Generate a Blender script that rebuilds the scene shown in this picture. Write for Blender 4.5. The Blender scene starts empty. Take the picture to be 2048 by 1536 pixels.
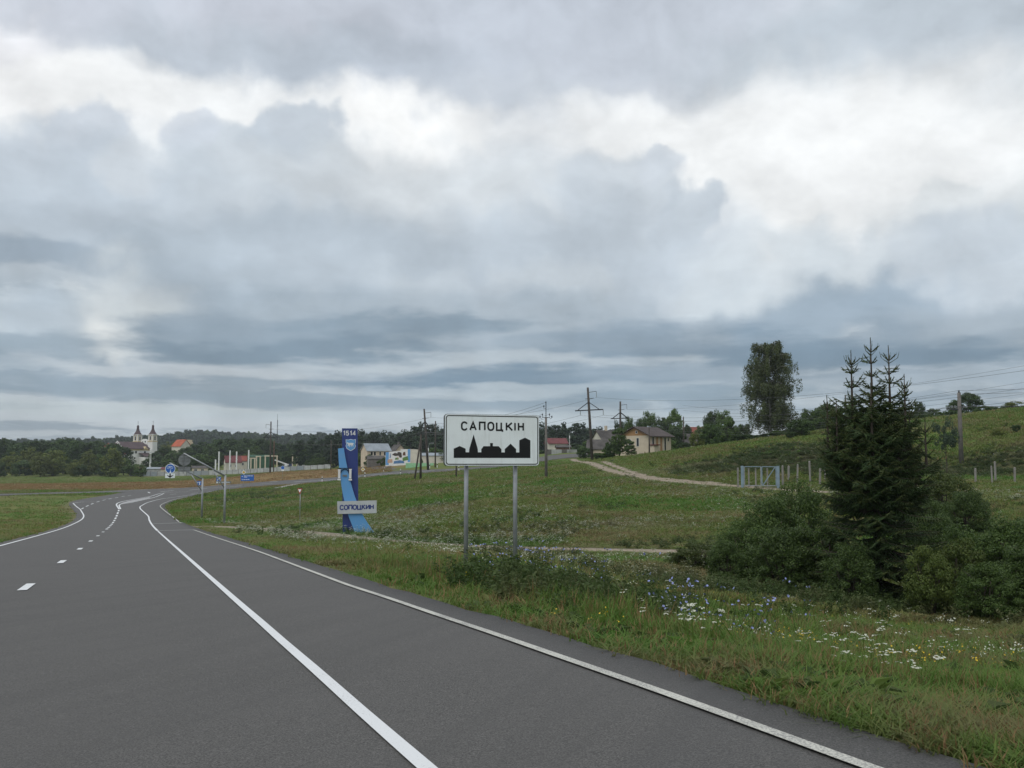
import bpy, math, random
import numpy as np
from mathutils import Vector, Matrix

# ------------------------------------------------------------------ camera
SC = bpy.context.scene
FPX, CX, CY, HOR = 2000.0, 1024.0, 768.0, 925.0      # lens and level of the eye, in units of a 2048-wide frame
PITCH = math.atan((HOR - CY) / FPX)
CAMZ = 1.5
cam_data = bpy.data.cameras.new('camera')
cam_data.sensor_width = 36.0
cam_data.lens = 36.0 * FPX / 2048.0
cam_data.clip_start = 0.1
cam_data.clip_end = 9000.0
cam = bpy.data.objects.new('camera', cam_data)
SC.collection.objects.link(cam)
cam.location = (0, 0, CAMZ)
cam.rotation_euler = (math.pi / 2 + PITCH, 0, 0)
SC.camera = cam

def ray(px, py):
    u = (px - CX) / FPX; v = (CY - py) / FPX
    c, s = math.cos(PITCH), math.sin(PITCH)
    return Vector((u, c - v * s, s + v * c))

def at(px, py, D):
    """world point seen at (px,py) whose forward distance is D"""
    r = ray(px, py)
    k = D / r.y
    return Vector((r.x * k, D, CAMZ + r.z * k))

def lin(c):
    return tuple(((x / 255.0) / 12.92 if x / 255.0 <= 0.04045 else ((x / 255.0 + 0.055) / 1.055) ** 2.4) for x in c)

# ------------------------------------------------------------------ render / exposure
SC.view_settings.view_transform = 'Standard'
SC.view_settings.look = 'None'
SC.view_settings.exposure = 0.05
SC.view_settings.gamma = 1.0
SC.view_settings.use_curve_mapping = False
SC.render.engine = 'CYCLES'
SC.cycles.max_bounces = 6
SC.cycles.diffuse_bounces = 3
SC.cycles.transparent_max_bounces = 6
SC.cycles.volume_bounces = 0
SC.cycles.use_denoising = True

# ------------------------------------------------------------------ sky
SUN_EL, SUN_AZ = math.radians(58), math.radians(215)     # compass style: 0 = +Y, clockwise
world = bpy.data.worlds.new('World'); SC.world = world
world.use_nodes = True
world.cycles.sampling_method = 'MANUAL'
world.cycles.sample_map_resolution = 256
wt = world.node_tree
for n in list(wt.nodes): wt.nodes.remove(n)

def wn(kind, **kw):
    n = wt.nodes.new(kind)
    for k, v in kw.items(): setattr(n, k, v)
    return n
def wl(a, b): wt.links.new(a, b)
def wset(sock, v):
    if hasattr(v, 'is_linked') or isinstance(v, bpy.types.NodeSocket): wl(v, sock)
    else: sock.default_value = v
def wm(op, a, b=None, c=None):
    n = wn('ShaderNodeMath', operation=op)
    wset(n.inputs[0], a)
    if b is not None: wset(n.inputs[1], b)
    if c is not None: wset(n.inputs[2], c)
    return n.outputs[0]
def wv(op, a, b=None, c=None):
    n = wn('ShaderNodeVectorMath', operation=op)
    wset(n.inputs[0], a)
    if b is not None: wset(n.inputs[1], b)
    if c is not None: wset(n.inputs[2], c)
    return n.outputs['Value'] if op in ('LENGTH', 'DOT_PRODUCT') else n.outputs['Vector']
def wmap(x, a, b, c=0.0, d=1.0, smooth=True):
    n = wn('ShaderNodeMapRange', interpolation_type='SMOOTHERSTEP' if smooth else 'LINEAR')
    wset(n.inputs[0], x)
    for i, v in enumerate((a, b, c, d)): wset(n.inputs[i + 1], v)
    return n.outputs[0]
def wmix(f, a, b, mode='MIX'):
    n = wn('ShaderNodeMix', data_type='RGBA', blend_type=mode)
    wset(n.inputs[0], f); wset(n.inputs[6], a); wset(n.inputs[7], b)
    return n.outputs[2]
def wnoise(vec, scale, detail=5, rough=0.55, color=False, lac=2.0):
    n = wn('ShaderNodeTexNoise', noise_dimensions='2D')
    wl(vec, n.inputs['Vector'])
    n.inputs['Scale'].default_value = scale; n.inputs['Detail'].default_value = detail
    n.inputs['Roughness'].default_value = rough; n.inputs['Lacunarity'].default_value = lac
    return n.outputs['Color'] if color else n.outputs['Fac']
def rgba(c): return tuple(lin(c)) + (1.0,)

wdir = wn('ShaderNodeTexCoord').outputs['Generated']
sep = wn('ShaderNodeSeparateXYZ'); wl(wdir, sep.inputs[0])
az = wm('ARCTAN2', sep.outputs[0], sep.outputs[1])
el = wm('ARCSINE', sep.outputs[2])
comb = wn('ShaderNodeCombineXYZ'); wl(az, comb.inputs[0]); wl(el, comb.inputs[1])
P0 = comb.outputs[0]
comb2 = wn('ShaderNodeCombineXYZ')
wl(wm('MULTIPLY', az, 0.45), comb2.inputs[0])
wl(wm('MULTIPLY', wm('LOGARITHM', wm('ADD', wm('MAXIMUM', el, 0.0), 0.05), math.e), 0.30), comb2.inputs[1])
PS = comb2.outputs[0]                                       # stretched: flat layers toward the horizon

def warp(src, amp1, amp2, amp3, base=P0, vy=1.0):
    v = base
    for sc, am, det in ((5.0, amp1, 2), (14.0, amp2, 2), (42.0, amp3, 3)):
        n = wv('SUBTRACT', wnoise(src, sc, det, 0.6, True), (0.5, 0.5, 0.5))
        v = wv('MULTIPLY_ADD', n, (am, am * vy, 0.0), v)
    return v
PC = warp(P0, 0.085, 0.055, 0.016)                           # billowing cloud
PF = warp(PS, 0.110, 0.085, 0.045, PS, 0.62)                            # flat cloud

def azel(px, py):
    d = ray(px, py).normalized()
    return math.atan2(d.x, d.y), math.asin(d.z)

# high bright overcast: brightness falls toward the horizon
ramp = wn('ShaderNodeValToRGB')
wl(wmap(wm('ADD', el, wm('MULTIPLY', wm('SUBTRACT', wnoise(PS, 4.0, 4), 0.5), 0.06)), 0.0, 0.5, smooth=False), ramp.inputs[0])
stops = [(0.00, (189, 200, 206)), (0.075, (178, 190, 199)), (0.18, (163, 178, 191)), (0.33, (204, 212, 218)),
         (0.48, (238, 242, 243)), (0.70, (240, 243, 245)), (0.85, (214, 219, 226)), (1.0, (208, 213, 221))]
cr = ramp.color_ramp
cr.elements[0].position = stops[0][0]; cr.elements[0].color = rgba(stops[0][1])
cr.elements[1].position = stops[-1][0]; cr.elements[1].color = rgba(stops[-1][1])
for p_, c_ in stops[1:-1]:
    e_ = cr.elements.new(p_); e_.color = rgba(c_)
col = ramp.outputs['Color']

# drifting cloud everywhere round the sky
gen = wnoise(PF, 5.0, 6, 0.58)
col = wmix(wm('MULTIPLY', wmap(gen, 0.46, 0.70), 0.40), col, rgba((182, 192, 203)))

# layered stratocumulus toward the horizon: flat grey bases, paler tops
def layer(v_off):
    st = wv('MULTIPLY_ADD', PF, (4.6, 5.6, 0.0), (3.7, 1.3 + v_off, 0.0))
    return wnoise(st, 1.9, 5, 0.55)
l0, l1 = layer(0.0), layer(0.13)
lay = wm('ADD', wm('SUBTRACT', l0, 0.5), wm('MULTIPLY', wm('SUBTRACT', l0, l1), 0.9))
lcol = wmix(wmap(lay, -0.16, 0.20), rgba((205, 213, 218)), rgba((128, 147, 163)))
col = wmix(wm('MULTIPLY', wmap(el, 0.30, 0.10), wmap(el, 0.0, 0.035, 0.3, 0.58)), col, lcol)

# cloud masses: (x, y, half width, half height, colour, softness, opacity, kind)  positions read as bearings
CLOUDS = [
    # grey sheet overhead
    (620, 20, 620, 190, (199, 205, 216), 0.9, .85, 'C'), (1180, 40, 460, 210, (198, 206, 217), 0.9, .8, 'C'),
    (1830, 90, 560, 125, (193, 203, 212), 0.8, .95, 'F'), (470, 130, 230, 95, (191, 201, 211), 0.9, .75, 'C'),
    (1000, 240, 220, 85, (206, 214, 223), 0.9, .8, 'C'), (2050, 185, 340, 55, (184, 196, 206), 0.9, .7, 'F'), (760, 110, 200, 60, (186, 196, 207), 1.1, .6, 'C'),
    # bright gaps
    (60, 165, 230, 75, (250, 251, 251), 1.1, .95, 'C'), (20, 55, 100, 45, (248, 249, 252), 1.2, .8, 'C'),
    (420, 205, 280, 62, (248, 250, 250), 1.1, .9, 'C'), (800, 270, 190, 62, (253, 254, 253), 1.1, .95, 'C'),
    (1620, 310, 520, 160, (249, 251, 251), 1.0, .97, 'C'), (1230, 255, 170, 55, (247, 249, 249), 1.1, .85, 'C'), (1500, 420, 180, 120, (248, 250, 250), 1.0, .9, 'C'),
    # left cumulus
    (190, 275, 70, 60, (207, 216, 226), 0.5, .85, 'C'), (120, 385, 190, 120, (200, 210, 220), 0.6, .9, 'C'),
    (595, 265, 72, 62, (196, 206, 216), 0.42, .9, 'C'), (520, 320, 150, 70, (198, 208, 217), 0.55, .85, 'C'),
    (400, 275, 60, 50, (207, 215, 225), 0.6, .75, 'C'), (350, 440, 340, 110, (193, 204, 214), 0.8, .9, 'C'),
    (260, 350, 60, 50, (211, 218, 224), 0.9, .7, 'C'), (90, 490, 290, 60, (178, 189, 199), 1.0, .85, 'F'), (120, 535, 270, 26, (154, 168, 181), 1.0, .95, 'F'),
    # middle cumulus
    (850, 380, 330, 85, (211, 218, 223), 1.0, .8, 'C'), (1210, 375, 135, 85, (206, 215, 223), 0.5, .85, 'C'),
    (1300, 330, 60, 40, (210, 218, 226), 0.5, .8, 'C'), (1365, 440, 58, 70, (199, 209, 218), 0.4, .9, 'C'), (1200, 510, 240, 120, (198, 208, 217), 0.7, .9, 'C'),
    (640, 545, 350, 75, (180, 193, 204), 0.9, .9, 'C'), (930, 540, 430, 100, (189, 200, 210), 0.9, .75, 'C'),
    (1120, 555, 100, 45, (203, 212, 219), 0.7, .8, 'C'), (860, 590, 110, 40, (197, 207, 215), 0.8, .7, 'C'), (520, 630, 290, 60, (163, 177, 189), 1.0, .9, 'F'),
    (1260, 640, 340, 60, (170, 184, 196), 0.9, .85, 'C'), (900, 640, 300, 50, (176, 188, 198), 1.0, .7, 'F'),
    (220, 620, 120, 60, (211, 218, 221), 1.4, .95, 'C'), (190, 660, 80, 40, (232, 235, 234), 1.4, .8, 'C'), (40, 630, 110, 70, (184, 197, 208), 0.8, .8, 'C'),
    # right cumulus
    (1930, 460, 90, 70, (228, 233, 235), 0.35, .95, 'C'), (1770, 545, 160, 52, (211, 218, 223), 0.45, .9, 'C'),
    (1970, 560, 190, 90, (197, 207, 216), 0.7, .85, 'C'), (1560, 560, 190, 60, (212, 221, 227), 0.9, .75, 'C'),
    (1700, 640, 210, 60, (152, 169, 184), 0.9, .92, 'C'), (1960, 655, 160, 45, (170, 184, 196), 0.9, .8, 'C'),
    # dark bases
    (560, 690, 280, 30, (128, 147, 163), 1.1, 1.0, 'F'), (770, 648, 200, 22, (137, 155, 170), 1.1, .95, 'F'),
    (460, 655, 170, 22, (148, 164, 178), 1.1, .8, 'F'), (1330, 690, 360, 24, (140, 158, 174), 1.1, .85, 'F'),
    (1720, 700, 400, 32, (122, 143, 161), 1.1, 1.0, 'F'), (50, 690, 140, 24, (150, 166, 179), 1.1, .9, 'F'),
    # bands toward the horizon
    (1000, 722, 280, 13, (184, 195, 203), 1.2, .8, 'F'), (1040, 755, 360, 22, (122, 144, 163), 1.1, 1.0, 'F'),
    (120, 775, 290, 18, (140, 158, 173), 1.1, .95, 'F'), (560, 768, 140, 13, (145, 162, 176), 1.1, .85, 'F'), (400, 790, 260, 12, (150, 166, 179), 1.1, .8, 'F'),
    (400, 738, 320, 13, (190, 199, 206), 1.2, .85, 'F'), (1850, 760, 400, 20, (168, 182, 194), 1.2, .8, 'F'), (1450, 745, 260, 16, (150, 167, 182), 1.1, .8, 'F'),
    (800, 802, 620, 12, (146, 164, 178), 1.2, .7, 'F'), (1300, 792, 320, 17, (138, 158, 174), 1.2, .8, 'F'), (1000, 778, 200, 9, (178, 191, 200), 1.2, .8, 'F'),
    (300, 825, 440, 14, (192, 203, 208), 1.2, .8, 'F'), (1500, 828, 520, 14, (158, 175, 188), 1.2, .7, 'F'), (900, 840, 500, 14, (184, 197, 205), 1.2, .7, 'F'),
]
def to_flat(a, e):
    return a * 0.45, math.log(max(e, 0.0) + 0.05) * 0.30
for (cx_, cy_, rx_, ry_, c_, soft, op, kind) in CLOUDS:
    a0, e0 = azel(cx_, cy_)
    a1, _ = azel(cx_ + rx_, cy_); _, e1 = azel(cx_, cy_ - ry_)
    if kind == 'C':
        cu, cv, ru, rv, src = a0, e0, abs(a1 - a0), abs(e1 - e0), PC
    else:
        cu, cv = to_flat(a0, e0); u1, _ = to_flat(a1, e0); _, v1 = to_flat(a0, e1)
        ru, rv, src = abs(u1 - cu), abs(v1 - cv), PF
    d = wv('LENGTH', wv('MULTIPLY_ADD', src, (1 / ru, 1 / rv, 0.0), (-cu / ru, -cv / rv, 0.0)))
    f = wmap(d, 1.0 - soft * 0.5, 1.0 + soft * 0.7, op, 0.0)
    col = wmix(f, col, rgba(c_))

# fine billow
PB = warp(P0, 0.05, 0.02, 0.006)
def lumps(off): return wnoise(wv('MULTIPLY_ADD', PB, (1.0, 1.35, 0.0), off), 8.0, 5, 0.52)
b0, b1 = lumps((0.0, 0.0, 0.0)), lumps((0.012, 0.030, 0.0))
bil = wm('ADD', wm('MULTIPLY', wm('SUBTRACT', b0, 0.5), 0.55), wm('MULTIPLY', wm('SUBTRACT', b0, b1), 0.75))
soft = wnoise(PF, 16.0, 5, 0.58)
bil = wm('ADD', bil, wm('MULTIPLY', wm('SUBTRACT', soft, 0.5), 0.4))
col = wmix(1.0, col, wmap(bil, -0.26, 0.26, 0.86, 1.11, False), 'MULTIPLY')
# under the horizon: dull ground tone
col = wmix(wmap(el, -0.02, 0.0), rgba((70, 78, 58)), col)

skyt = wn('ShaderNodeTexSky', sky_type='NISHITA')
skyt.sun_disc = False
skyt.sun_elevation = SUN_EL
skyt.sun_rotation = SUN_AZ
cloudy = wv('SCALE', col); 
cloudy.node.inputs['Scale'].default_value = 10.0
mixed = wmix(0.94, skyt.outputs[0], cloudy)
bg = wn('ShaderNodeBackground'); bg.inputs['Strength'].default_value = 0.10
wl(mixed, bg.inputs['Color'])
wo = wn('ShaderNodeOutputWorld'); wl(bg.outputs[0], wo.inputs[0])

sun_d = bpy.data.lights.new('sun', 'SUN')
sun_d.energy = 1.5; sun_d.angle = math.radians(50); sun_d.color = (1.0, 0.97, 0.93)
sun = bpy.data.objects.new('sun', sun_d); SC.collection.objects.link(sun)
sun_dir = Vector((math.sin(SUN_AZ) * math.cos(SUN_EL), math.cos(SUN_AZ) * math.cos(SUN_EL), math.sin(SUN_EL)))
sun.rotation_euler = (-sun_dir).to_track_quat('-Z', 'Y').to_euler()
sun.location = (0, 0, 60)

# ------------------------------------------------------------------ mesh helpers
COL = SC.collection
rnd = random.Random(7)
nrs = np.random.RandomState(11)

class MB:
    """collects shapes for ONE mesh object"""
    def __init__(s): s.v = []; s.f = []; s.mi = []; s.cur = 0
    def add(s, vs, fs):
        o = len(s.v); s.v += [tuple(p) for p in vs]
        s.f += [tuple(i + o for i in f) for f in fs]; s.mi += [s.cur] * len(fs)
        return s
    def box(s, c, d, m=None):
        x, y, z = d[0] / 2, d[1] / 2, d[2] / 2
        vs = [Vector((a * x, b * y, e * z)) for e in (-1, 1) for b in (-1, 1) for a in (-1, 1)]
        if m is not None: vs = [m @ p for p in vs]
        c = Vector(c)
        return s.add([p + c for p in vs], [(0, 2, 3, 1), (4, 5, 7, 6), (0, 1, 5, 4), (2, 6, 7, 3), (0, 4, 6, 2), (1, 3, 7, 5)])
    def tube(s, pts, r, n=8, cap=True):
        pts = [Vector(p) for p in pts]
        rs = r if isinstance(r, (list, tuple)) else [r] * len(pts)
        vs, fs = [], []
        up0 = None
        for i, p in enumerate(pts):
            t = (pts[min(i + 1, len(pts) - 1)] - pts[max(i - 1, 0)]).normalized()
            a = t.cross(Vector((0.13, 0.99, 0.05))) if up0 is None else up0 - t * up0.dot(t)
            if a.length < 1e-4: a = t.cross(Vector((1, 0, 0.1)))
            a.normalize(); up0 = a; b = t.cross(a)
            for k in range(n):
                q = 2 * math.pi * k / n
                vs.append(p + (a * math.cos(q) + b * math.sin(q)) * rs[i])
        for i in range(len(pts) - 1):
            for k in range(n):
                k2 = (k + 1) % n
                fs.append((i * n + k, i * n + k2, (i + 1) * n + k2, (i + 1) * n + k))
        if cap:
            fs.append(tuple(range(n - 1, -1, -1))); fs.append(tuple((len(pts) - 1) * n + k for k in range(n)))
        return s.add(vs, fs)
    def bar(s, a, b, w, h=None):
        """square bar from a to b"""
        a, b = Vector(a), Vector(b); h = h or w
        t = (b - a); L = t.length; t.normalize()
        q = t.to_track_quat('Z', 'Y').to_matrix()
        return s.box((a + b) / 2, (w, h, L), q)
    def prism(s, poly, y0, y1):
        """polygon in local x,z extruded along y"""
        n = len(poly)
        vs = [(x, y0, z) for x, z in poly] + [(x, y1, z) for x, z in poly]
        fs = [tuple(range(n)), tuple(range(2 * n - 1, n - 1, -1))]
        fs += [(i, i + n, (i + 1) % n + n, (i + 1) % n) for i in range(n)]
        return s.add(vs, fs)
    def lathe(s, prof, c=(0, 0, 0), n=12, flat=False):
        vs, fs = [], []
        for r, z in prof:
            for k in range(n):
                q = 2 * math.pi * (k + (.5 if flat else 0)) / n
                vs.append((c[0] + r * math.cos(q), c[1] + r * math.sin(q), c[2] + z))
        for i in range(len(prof) - 1):
            for k in range(n):
                k2 = (k + 1) % n
                fs.append((i * n + k, i * n + k2, (i + 1) * n + k2, (i + 1) * n + k))
        fs.append(tuple(range(n - 1, -1, -1))); fs.append(tuple((len(prof) - 1) * n + k for k in range(n)))
        return s.add(vs, fs)
    def mesh(s, name, mats, smooth=False):
        me = bpy.data.meshes.new(name)
        me.from_pydata(s.v, [], s.f)
        for m in (mats if isinstance(mats, (list, tuple)) else [mats]): me.materials.append(m)
        if max(s.mi, default=0) > 0: me.polygons.foreach_set('material_index', s.mi)
        if smooth: me.polygons.foreach_set('use_smooth', [True] * len(me.polygons))
        me.update(); return me
    def build(s, name, mats, parent=None, smooth=False, kind=None):
        return link(name, s.mesh(name, mats, smooth), parent, kind)

def link(name, me, parent=None, kind=None):
    o = bpy.data.objects.new(name, me); COL.objects.link(o)
    if parent is not None: o.parent = parent
    if kind: o['kind'] = kind
    return o
def tag(o, label, cat, group=None):
    o['label'] = label; o['category'] = cat
    if group: o['group'] = group
    return o
def thing(name, loc, label, cat, group=None, rz=0.0):
    o = bpy.data.objects.new(name, None); COL.objects.link(o)
    o.empty_display_size = 0.3
    o.location = loc; o.rotation_euler = (0, 0, rz)
    return tag(o, label, cat, group)
def np_mesh(name, v, f, mats):
    """fast mesh from arrays; f is (n,3) or (n,4)"""
    me = bpy.data.meshes.new(name)
    v = np.asarray(v, np.float32); f = np.asarray(f, np.int32)
    me.vertices.add(len(v)); me.vertices.foreach_set('co', v.ravel())
    k = f.shape[1]
    me.loops.add(f.size); me.loops.foreach_set('vertex_index', f.ravel())
    me.polygons.add(len(f))
    me.polygons.foreach_set('loop_start', np.arange(0, f.size, k, dtype=np.int32))
    me.polygons.foreach_set('loop_total', np.full(len(f), k, np.int32))
    for m in (mats if isinstance(mats, (list, tuple)) else [mats]): me.materials.append(m)
    me.update(calc_edges=True)
    return me

# ------------------------------------------------------------------ materials
def new_mat(name):
    m = bpy.data.materials.new(name); m.use_nodes = True
    nt = m.node_tree
    for n in list(nt.nodes): nt.nodes.remove(n)
    out = nt.nodes.new('ShaderNodeOutputMaterial'); b = nt.nodes.new('ShaderNodeBsdfPrincipled')
    nt.links.new(b.outputs[0], out.inputs[0])
    return m, nt, b
def nmix(nt, f, a, b, mode='MIX'):
    n = nt.nodes.new('ShaderNodeMix'); n.data_type = 'RGBA'; n.blend_type = mode
    for s, v in ((n.inputs[0], f), (n.inputs[6], a), (n.inputs[7], b)):
        if isinstance(v, bpy.types.NodeSocket): nt.links.new(v, s)
        else: s.default_value = v if not isinstance(v, (tuple, list)) or len(v) == 4 else tuple(v) + (1,)
    return n.outputs[2]
def nnoise(nt, scale, detail=4, rough=.55, vec=None):
    n = nt.nodes.new('ShaderNodeTexNoise')
    n.inputs['Scale'].default_value = scale; n.inputs['Detail'].default_value = detail; n.inputs['Roughness'].default_value = rough
    if vec is not None: nt.links.new(vec, n.inputs['Vector'])
    return n.outputs['Fac']
def nmap(nt, x, a, b, c=0.0, d=1.0):
    n = nt.nodes.new('ShaderNodeMapRange'); n.interpolation_type = 'SMOOTHSTEP'
    nt.links.new(x, n.inputs[0])
    for i, v in enumerate((a, b, c, d)): n.inputs[i + 1].default_value = v
    return n.outputs[0]
def ncoord(nt, which='Object'):
    return nt.nodes.new('ShaderNodeTexCoord').outputs[which]
def npos(nt):
    return nt.nodes.new('ShaderNodeNewGeometry').outputs['Position']
def nmath(nt, op, a, b=None):
    n = nt.nodes.new('ShaderNodeMath'); n.operation = op
    for s, v in ((n.inputs[0], a), (n.inputs[1], b)):
        if v is None: continue
        if isinstance(v, bpy.types.NodeSocket): nt.links.new(v, s)
        else: s.default_value = v
    return n.outputs[0]
def nbump(nt, b, h, strength=.3, dist=.02):
    n = nt.nodes.new('ShaderNodeBump'); n.inputs['Strength'].default_value = strength; n.inputs['Distance'].default_value = dist
    nt.links.new(h, n.inputs['Height']); nt.links.new(n.outputs[0], b.inputs['Normal'])
def surf(name, c, rough=.7, vary=.18, scale=3.0, c2=None, metal=0.0, bump=0.0, spec=.3, bscale=None):
    """a painted or mineral surface with uneven tone"""
    m, nt, b = new_mat(name)
    co = ncoord(nt)
    c2 = c2 or tuple(x * (1 - vary * 1.6) for x in c)
    n1 = nnoise(nt, scale, 6, .62, co)
    cc = nmix(nt, nmap(nt, n1, .35, .7), tuple(c), tuple(c2))
    nt.links.new(cc, b.inputs['Base Color'])
    b.inputs['Roughness'].default_value = rough; b.inputs['Metallic'].default_value = metal
    b.inputs['Specular IOR Level'].default_value = spec
    if bump: nbump(nt, b, nnoise(nt, bscale or scale * 8, 4, .6, co), bump)
    return m
def leafmat(name, ca, cb, trans=.25, rough=.6, patch=.0):
    """foliage: tone varies from leaf to leaf and plant to plant"""
    m, nt, b = new_mat(name)
    g = nt.nodes.new('ShaderNodeNewGeometry'); oi = nt.nodes.new('ShaderNodeObjectInfo')
    c = nmix(nt, g.outputs['Random Per Island'], tuple(ca), tuple(cb))
    k = nt.nodes.new('ShaderNodeHueSaturation')
    nt.links.new(c, k.inputs['Color'])
    k.inputs['Hue'].default_value = .5
    nt.links.new(nmath(nt, 'MULTIPLY_ADD', oi.outputs['Random'], .5), k.inputs['Value'])
    k.inputs['Value'].links[0].from_node.inputs[2].default_value = .75
    nt.links.new(k.outputs[0], b.inputs['Base Color'])
    b.inputs['Roughness'].default_value = rough; b.inputs['Specular IOR Level'].default_value = .25
    if trans:
        tr = nt.nodes.new('ShaderNodeBsdfTranslucent'); nt.links.new(k.outputs[0], tr.inputs['Color'])
        mx = nt.nodes.new('ShaderNodeMixShader'); mx.inputs[0].default_value = trans
        out = [n for n in nt.nodes if n.type == 'OUTPUT_MATERIAL'][0]
        nt.links.new(b.outputs[0], mx.inputs[1]); nt.links.new(tr.outputs[0], mx.inputs[2]); nt.links.new(mx.outputs[0], out.inputs[0])
    return m

# ------------------------------------------------------------------ lie of the land
G_SLOPE, A_FLAT, K_SOFT = 0.0443, 112.0, 12.0
RD = np.array([-0.359, 0.934])                                # heading of the road down the hill
def z_base(X, Y):
    a = RD[0] * X + RD[1] * Y
    return G_SLOPE * K_SOFT * np.logaddexp(-a / K_SOFT, -A_FLAT / K_SOFT)   # falls with the road, then level
CTRL = [  # (x, y, forward distance): spots of ground whose distance is known from the size of what stands on them
    # verge, ditch and meadow on the right
    (936, 1146, 21), (1030, 1150, 21), (1300, 1240, 20), (1500, 1245, 20), (1745, 1215, 30), (1950, 1235, 28), (2048, 1250, 25), (2250, 1240, 25),
    (1700, 1330, 12.5), (2048, 1420, 9.0), (2300, 1400, 9), (1100, 1165, 24), (1300, 1120, 40), (1280, 1102, 46), (935, 1092, 53), (720, 1066, 58),
    (580, 1062, 72), (453, 1049, 92), (602, 1042, 94), (1250, 1060, 60), (1400, 1000, 82), (1000, 1000, 86), (1100, 960, 122), (800, 1000, 112),
    (700, 985, 150), (600, 1000, 130), (520, 1000, 150), (480, 1020, 120), (1600, 1080, 50), (1850, 1040, 55), (2048, 1010, 60), (2300, 1000, 60),
    # road over to the right
    (505, 974, 250), (584, 968, 250), (677, 961, 240), (731, 954.5, 233), (830, 947, 228), (920, 941.5, 228), (1000, 934, 230), (1100, 920, 236), (1180, 913, 242),
    (496, 966, 285), (584, 960, 280), (677, 954, 268), (731, 947.5, 255), (830, 940.5, 240), (920, 936.5, 238), (1000, 928, 242), (1100, 911, 250), (1180, 905, 255),
    (846, 960, 160), (930, 957, 170), (1180, 922, 190),
    # track, gate, bank and hill
    (1480, 974, 93), (1560, 976, 92), (1300, 954, 118), (1390, 963, 104), (1180, 926, 170), (1500, 950, 104), (1500, 905, 128), (1620, 960, 100), (1640, 895, 128), (1400, 925, 130),
    (1330, 906, 168), (1450, 889, 158), (1560, 878, 152), (1700, 862, 150), (1850, 846, 152), (2048, 822, 155), (2300, 800, 155),
    (1920, 932, 126), (2025, 965, 98), (1740, 962, 100), (2048, 905, 125), (2250, 960, 98),
    (1330, 907, 215), (1450, 892, 215), (1560, 880, 210), (1850, 850, 215), (2100, 825, 215), (2400, 800, 215),
    # fields and village beyond
    (100, 955, 430), (300, 955, 440), (450, 950, 440), (660, 937, 440), (542, 946, 320), (200, 968, 300), (-200, 960, 430), (-600, 965, 420),
    (780, 932, 300), (900, 925, 330), (1100, 908, 330), (1250, 905, 300), (1450, 895, 330), (1900, 850, 330), (-300, 990, 200), (-900, 985, 220),
    (300, 925, 600), (600, 920, 650), (900, 912, 600), (1300, 902, 600), (1800, 880, 600), (-300, 945, 600),
    (200, 915, 1000), (700, 912, 1000), (1300, 905, 1000), (1900, 900, 1000), (-500, 920, 1000),
    (200, 915, 2600), (1024, 915, 2600), (1900, 915, 2600), (-1200, 915, 2600), (3200, 915, 2600), (-900, 940, 700), (2800, 880, 600),
]
def warpxy(X, Y):
    return X / (Y + 40.0) * 3.0, np.arcsinh(Y / 25.0)
_pts = [at(*c) for c in CTRL]
_cx = np.array([p.x for p in _pts]); _cy = np.array([p.y for p in _pts])
_cz = np.array([p.z for p in _pts]) - z_base(_cx, _cy)
# the road bed itself follows the plain slope
_rx, _ry = [], []
for a_ in list(range(-36, 0, 6)) + list(range(0, 60, 4)) + list(range(60, 175, 8)):
    for b_ in ((-11, -4, 0, 3.4) if a_ < 105 else (-14, -6, 1.5)):
        cx0, cy0 = 2.2, 0.0                                   # a point on the lane line under the car
        bb = b_ + (3.0 if a_ < 14 else 0)
        _rx.append(cx0 + RD[0] * a_ + RD[1] * b_ * 1.0); _ry.append(cy0 + RD[1] * a_ - RD[0] * b_)
for x_, y_ in ((-40, 20), (-70, 60), (-110, 120), (-60, -20), (-160, 160), (-30, 0), (-220, 100), (-130, 40)):
    _rx.append(x_); _ry.append(y_)
for x_, y_, z_ in ((14, -8, .3), (30, -10, 0), (60, -15, 0.5), (25, 5, -.9), (45, 20, -1.6), (80, 40, -.5), (90, 10, .5)):
    _cx = np.append(_cx, x_); _cy = np.append(_cy, y_); _cz = np.append(_cz, z_ - 0)
_cx = np.concatenate([_cx, _rx]); _cy = np.concatenate([_cy, _ry]); _cz = np.concatenate([_cz, np.zeros(len(_rx))])
_U, _V = warpxy(_cx, _cy)
def _ker(r2): return np.sqrt(r2 + 0.0004) ** 1.6
_n = len(_cx)
_A = np.zeros((_n + 3, _n + 3))
_A[:_n, :_n] = _ker((_U[:, None] - _U) ** 2 + (_V[:, None] - _V) ** 2) - 0.0015 * np.eye(_n)
_A[:_n, _n] = 1; _A[:_n, _n + 1] = _U; _A[:_n, _n + 2] = _V
_A[_n:, :_n] = _A[:_n, _n:].T
_W = np.linalg.solve(_A, np.concatenate([_cz, [0, 0, 0]]))
def zt(X, Y):
    """height of the ground"""
    X = np.asarray(X, float); Y = np.asarray(Y, float)
    sh = X.shape; x = X.ravel(); y = np.maximum(Y.ravel(), -34.0)
    U, V = warpxy(x, y)
    out = np.empty(len(x))
    for i in range(0, len(x), 20000):
        u = U[i:i + 20000, None]; v = V[i:i + 20000, None]
        out[i:i + 20000] = _ker((u - _U) ** 2 + (v - _V) ** 2) @ _W[:_n] + _W[_n] + u[:, 0] * _W[_n + 1] + v[:, 0] * _W[_n + 2]
    return (out + z_base(x, y)).reshape(sh)
def gz(x, y): return float(zt(np.array([x]), np.array([y]))[0])
_cache = {}
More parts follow.
